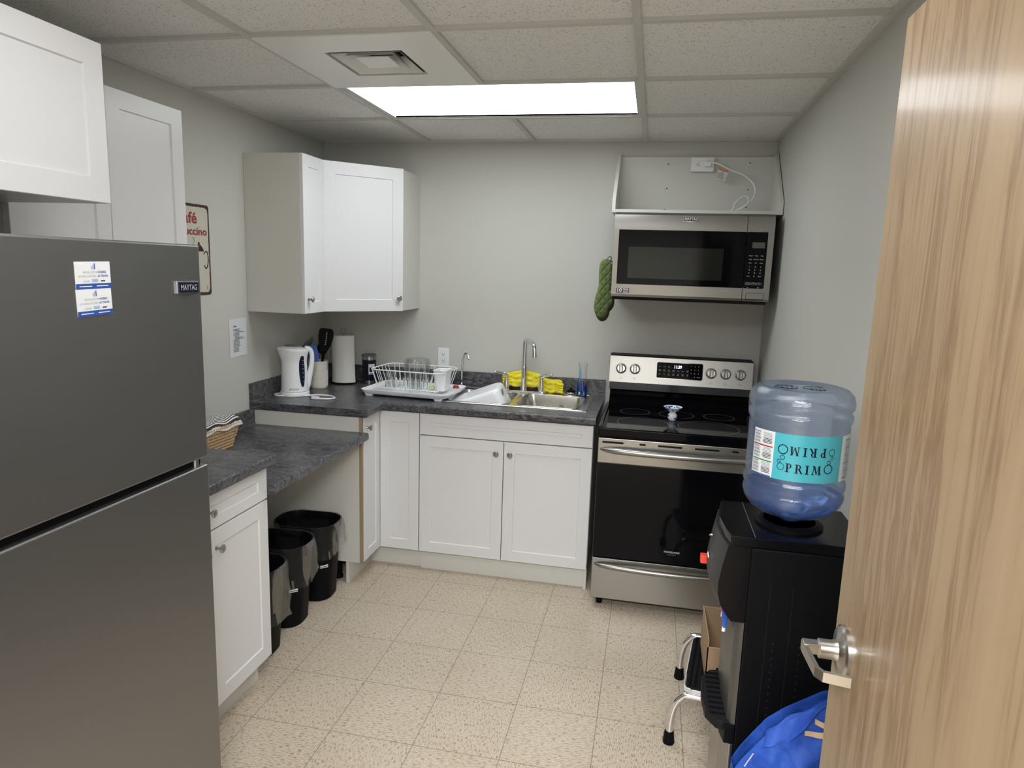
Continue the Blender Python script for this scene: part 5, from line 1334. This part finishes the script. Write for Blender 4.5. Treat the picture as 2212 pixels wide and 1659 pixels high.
def sleg(y, xf, xb, zf=0):
    b = MB(); b.T = SM4
    b.tube([(xf - .006, y, .03), (xf - .004, y, .09), (xf + .006, y, .145), (xf + .028, y, .182), (xf + .062, y, .195), (xb - .06, y, .195), (xb - .03, y, .182), (xb - .008, y, .145), (xb, y, .09), (xb + .002, y, .03)], .0125, 'chrome', 14, smooth=6); o = b.build('leg_frame', t)
    for xx in (xf - .006, xb + .002):
        b = MB(); b.T = SM4; b.lathe([(0, 0), (.020, 0), (.0205, .006), (.0165, .042), (.0135, .046)], (xx, y, 0), 'black', 20); b.build('rubber_foot', o)
sleg(-.001 + .012, -.032, sw_ + .02); sleg(sd_ + .06, -.040, sw_ + .02)
b = MB(); b.T = SM4; b.tube([(.05, .012, .197), (.05, sd_ + .06, .197)], .006, 'chrome', 10).tube([(.22, .012, .197), (.22, sd_ + .06, .197)], .006, 'chrome', 10); b.build('cross_bar', t)

t = thing('cardboard_box', 'open brown cardboard box standing on the step stool', 'box', (2.35, -1.53, .2345))
cardm = mat('cardboard', (.36, .24, .145), .85, bump=(90, .3, .001)); carde = mat('cardboard_edge', (.45, .32, .2), .9)
kx0, kx1, ky0, ky1, kz0, kz1 = 2.238, 2.43, -1.655, -1.405, .2345, .392
b = MB(); th = .004
b.box(kx0, kx1, ky0, ky1, kz0, kz0 + th, cardm).box(kx0, kx0 + th, ky0, ky1, kz0, kz1, cardm).box(kx1 - th, kx1, ky0, ky1, kz0, kz1, cardm).box(kx0, kx1, ky1 - th, ky1, kz0, kz1 - .002, cardm).box(kx0, kx1, ky0, ky0 + th, kz0, kz1 - .03, cardm)
b.box(kx0 - .0004, kx1, ky0, ky0 + th, kz1 - .0302, kz1 - .029, carde)
b.build('box_body', t)
b = MB().add([(kx0 + .02, ky0 + .01, kz0 + .03), (kx1 - .02, ky0 + .01, kz0 + .03), (kx1 - .02, ky0 + .15, kz0 + .012), (kx0 + .02, ky0 + .15, kz0 + .012)], [[0, 1, 2, 3]], carde); b.build('flap', t, solid=.003)

# blue reusable bag slumped on the floor in front of the dispenser
t = thing('tote_bag', 'crumpled blue reusable shopping bag with tan print, between dispenser and door', 'bag', (2.36, -2.36, 0))
def bagmat():
    m = mat('blue_nonwoven', (.018, .07, .36), .6, spec=.3)
    v = coords(m); n = N(m, 'ShaderNodeTexNoise', Scale=14., Detail=5., Distortion=1.); L(m, v, n.inputs['Vector'])
    L(m, ramp(m, n.outputs['Fac'], [(.3, (.012, .055, .34)), (.7, (.03, .10, .46))]), bsdf(m).inputs['Base Color'])
    b_ = N(m, 'ShaderNodeBump', Strength=.5, Distance=.01); L(m, n.outputs['Fac'], b_.inputs['Height']); L(m, b_.outputs['Normal'], bsdf(m).inputs['Normal']); return m
bm_ = bagmat()
top_pts = [(2.245, .43), (2.26, .463), (2.289, .510), (2.308, .538), (2.317, .553), (2.356, .588), (2.396, .616), (2.437, .645), (2.50, .67)]
def top_at(x):
    for (x0, z0), (x1, z1) in zip(top_pts, top_pts[1:]):
        if x0 <= x <= x1: return z0 + (z1 - z0) * (x - x0) / (x1 - x0)
    return top_pts[0][1] if x < x0 else top_pts[-1][1]
def bag_side(front):
    def fn(u, v):
        x = 2.245 + .255 * u; zt_ = top_at(x); z = zt_ * (1 - v) + .002 * v
        bul = .085 * math.sin(min(1, v * 1.35 + .08) * PI / 2) ** .8 * (1 - .55 * abs(2 * u - 1) ** 3)
        y = -2.335 - bul if front else -2.300 + .045 * math.sin(min(1, v * 1.3) * PI / 2) * (1 - .5 * abs(2 * u - 1) ** 3)
        cr = .010 * math.sin(u * 13 + v * 5) * math.sin(v * 9 + u * 3) + .006 * math.sin(u * 27 - v * 17) + .005 * math.sin(v * 31 + u * 9)
        e = min(1, min(u, 1 - u) * 8) * min(1, v * 6)
        x -= .02 * v * (1 - u) * 0
        return (x + (.012 * math.sin(v * 7) * (1 - u) + (-.03 * v * (1 - u))) * e, y + cr * e, z)
    return fn
b = MB(); b.grid(bag_side(True), 48, 48, bm_); b.grid(bag_side(False), 40, 36, bm_)
for uu in (0, 1): 
    fa, fb_ = bag_side(True), bag_side(False)
    b.grid(lambda u, v, uu=uu: tuple(V(fa(uu, v)).lerp(V(fb_(uu, v)), u)), 4, 36, bm_)
b.build('bag_body', t, solid=.002, sharp=80)
# folded lip lying on the front
def lip(u, v):
    x = 2.312 + .128 * u; zt_ = top_at(x) + .004; f = bag_side(True)
    return (x - .01 * v, -2.344 - .030 * v - .005 * math.sin(u * 12), zt_ - (.022 * (1 - u) + .042 * max(0, 1 - abs(u - .45) / .5)) * v)
b = MB(); b.grid(lip, 24, 6, bm_); b.build('folded_lip', t, solid=.002, sharp=80)
def bagpt(x, z, e=.006):
    f = bag_side(True); u = (x - 2.245) / .255; zt_ = top_at(x); v = (zt_ - z) / zt_; p = V(f(u, max(0, v))); return p - V((0, e, 0))
b = MB()
for (xa, za), (xb, zb_) in (((2.412, .606), (2.436, .599)), ((2.392, .572), (2.434, .582))):
    n = 6; vs = []
    for i in range(n + 1):
        k = i / n; x, z = xa + (xb - xa) * k, za + (zb_ - za) * k; vs += [bagpt(x, z - .006, .008), bagpt(x, z + .006, .008)]
    b.add(vs, [[2 * i, 2 * i + 2, 2 * i + 3, 2 * i + 1] for i in range(n)], 'tan'); b.build('printed_stripe', t); b = MB()
for i in range(9):
    x, z = 2.284 - i * .0020, .490 - i * .0045; p = bagpt(x, z, .005); b.add([p + V((-.0016, 0, -.0016)), p + V((.0016, 0, -.0016)), p + V((.0016, 0, .0016)), p + V((-.0016, 0, .0016))], [[0, 1, 2, 3]], 'whiteink')
b.build('printed_dots', t)

# ------------------------------------------------------------------ the open door
dt = bpy.data.objects.new('door_1', None); C.objects.link(dt); dt.location = (2.336, -3.155, .012); dt['kind'] = 'structure'
dxf = 2.336
b = MB().box(dxf, dxf + .044, -3.61, -2.699, .012, 2.03, 'wood', .0012); dl_ = b.build('door_leaf', dt)
b = MB(); hy, hz = -2.764, 1.004
NX = (-1, 0, 0)
b.lathe([(0, 0), (.0435, 0), (.0435, .006), (.040, .0095), (.028, .011), (.019, .014), (.0165, .022), (.0165, .042), (0, .042)], (dxf, hy, hz), 'nickel', 40, NX); rose = b.build('door_handle', dt)
rose['label'] = 'brushed metal lever door handle'
b = MB(); M_ = 'nickel'
xo = dxf - .042
b.box(xo - .026, xo + .002, hy - .010, hy + .010, hz - .0085, hz + .0105, M_, .002)
b2 = [V((xo - .024, hy + .006, hz + .001)), V((xo - .024, hy - .006, hz)), V((xo - .018, hy - .070, hz - .004)), V((xo - .010, hy - .080, hz - .005)), V((xo + .030, hy - .086, hz - .006))]
def bar(pts, hw, hh_):
    vs = []; n = len(pts)
    for i, p in enumerate(pts):
        t_ = (pts[min(i + 1, n - 1)] - pts[max(i - 1, 0)]).normalized(); sd = V((0, 0, 1)).cross(t_).normalized()
        for a_, c_ in ((-1, -1), (1, -1), (1, 1), (-1, 1)): vs.append(p + sd * a_ * hw + V((0, 0, c_ * hh_)))
    fs = [[4 * i + k, 4 * i + (k + 1) % 4, 4 * i + 4 + (k + 1) % 4, 4 * i + 4 + k] for i in range(n - 1) for k in range(4)] + [[3, 2, 1, 0], [4 * n - 4, 4 * n - 3, 4 * n - 2, 4 * n - 1]]
    b.add(vs, fs, M_)
bar(b2, .0036, .0085)
b.cyl((xo - .012, hy, hz - .0105), (xo - .012, hy, hz - .0098), .002, 'ink', 8)
o = b.build('lever', rose); fix_normals(o)

# ------------------------------------------------------------------ lights
def area(name, loc, sx, sy, power, col, rot=(0, 0, 0)):
    l = bpy.data.lights.new(name, 'AREA'); l.shape = 'RECTANGLE'; l.size = sx; l.size_y = sy; l.energy = power; l.color = col
    o = bpy.data.objects.new(name, l); C.objects.link(o); o.location = loc; o.rotation_euler = rot; return o
area('room_fill_light', (1.60, -2.85, H - .01), 1.2, .58, 8.5, (.98, .99, 1.))  # added soft fill above the unseen near part of the room, not a known fixture
area('hall_fill_light', (1.9, -4.7, H - .02), 1.2, .6, 95, (.98, .99, 1.))  # invented fill behind the camera, brightens cabinet fronts and floor through the doorway
w = bpy.data.worlds.new('World'); bpy.context.scene.world = w; w.use_nodes = True
w.node_tree.nodes['Background'].inputs[0].default_value = (.5, .5, .5, 1); w.node_tree.nodes['Background'].inputs[1].default_value = .3

# ------------------------------------------------------------------ camera
cam = bpy.data.cameras.new('Camera'); co = bpy.data.objects.new('Camera', cam); C.objects.link(co)
co.location = (1.9775, -3.9389, 1.6303); co.rotation_euler = (1.4036, -.0314, .2026)
cam.sensor_width = 36; cam.lens = 1483.059 / 2212 * 36; cam.clip_start = .02
sc = bpy.context.scene; sc.camera = co
sc.view_settings.view_transform = 'Standard'; sc.view_settings.look = 'None'; sc.view_settings.exposure = 0.80; sc.view_settings.gamma = 1
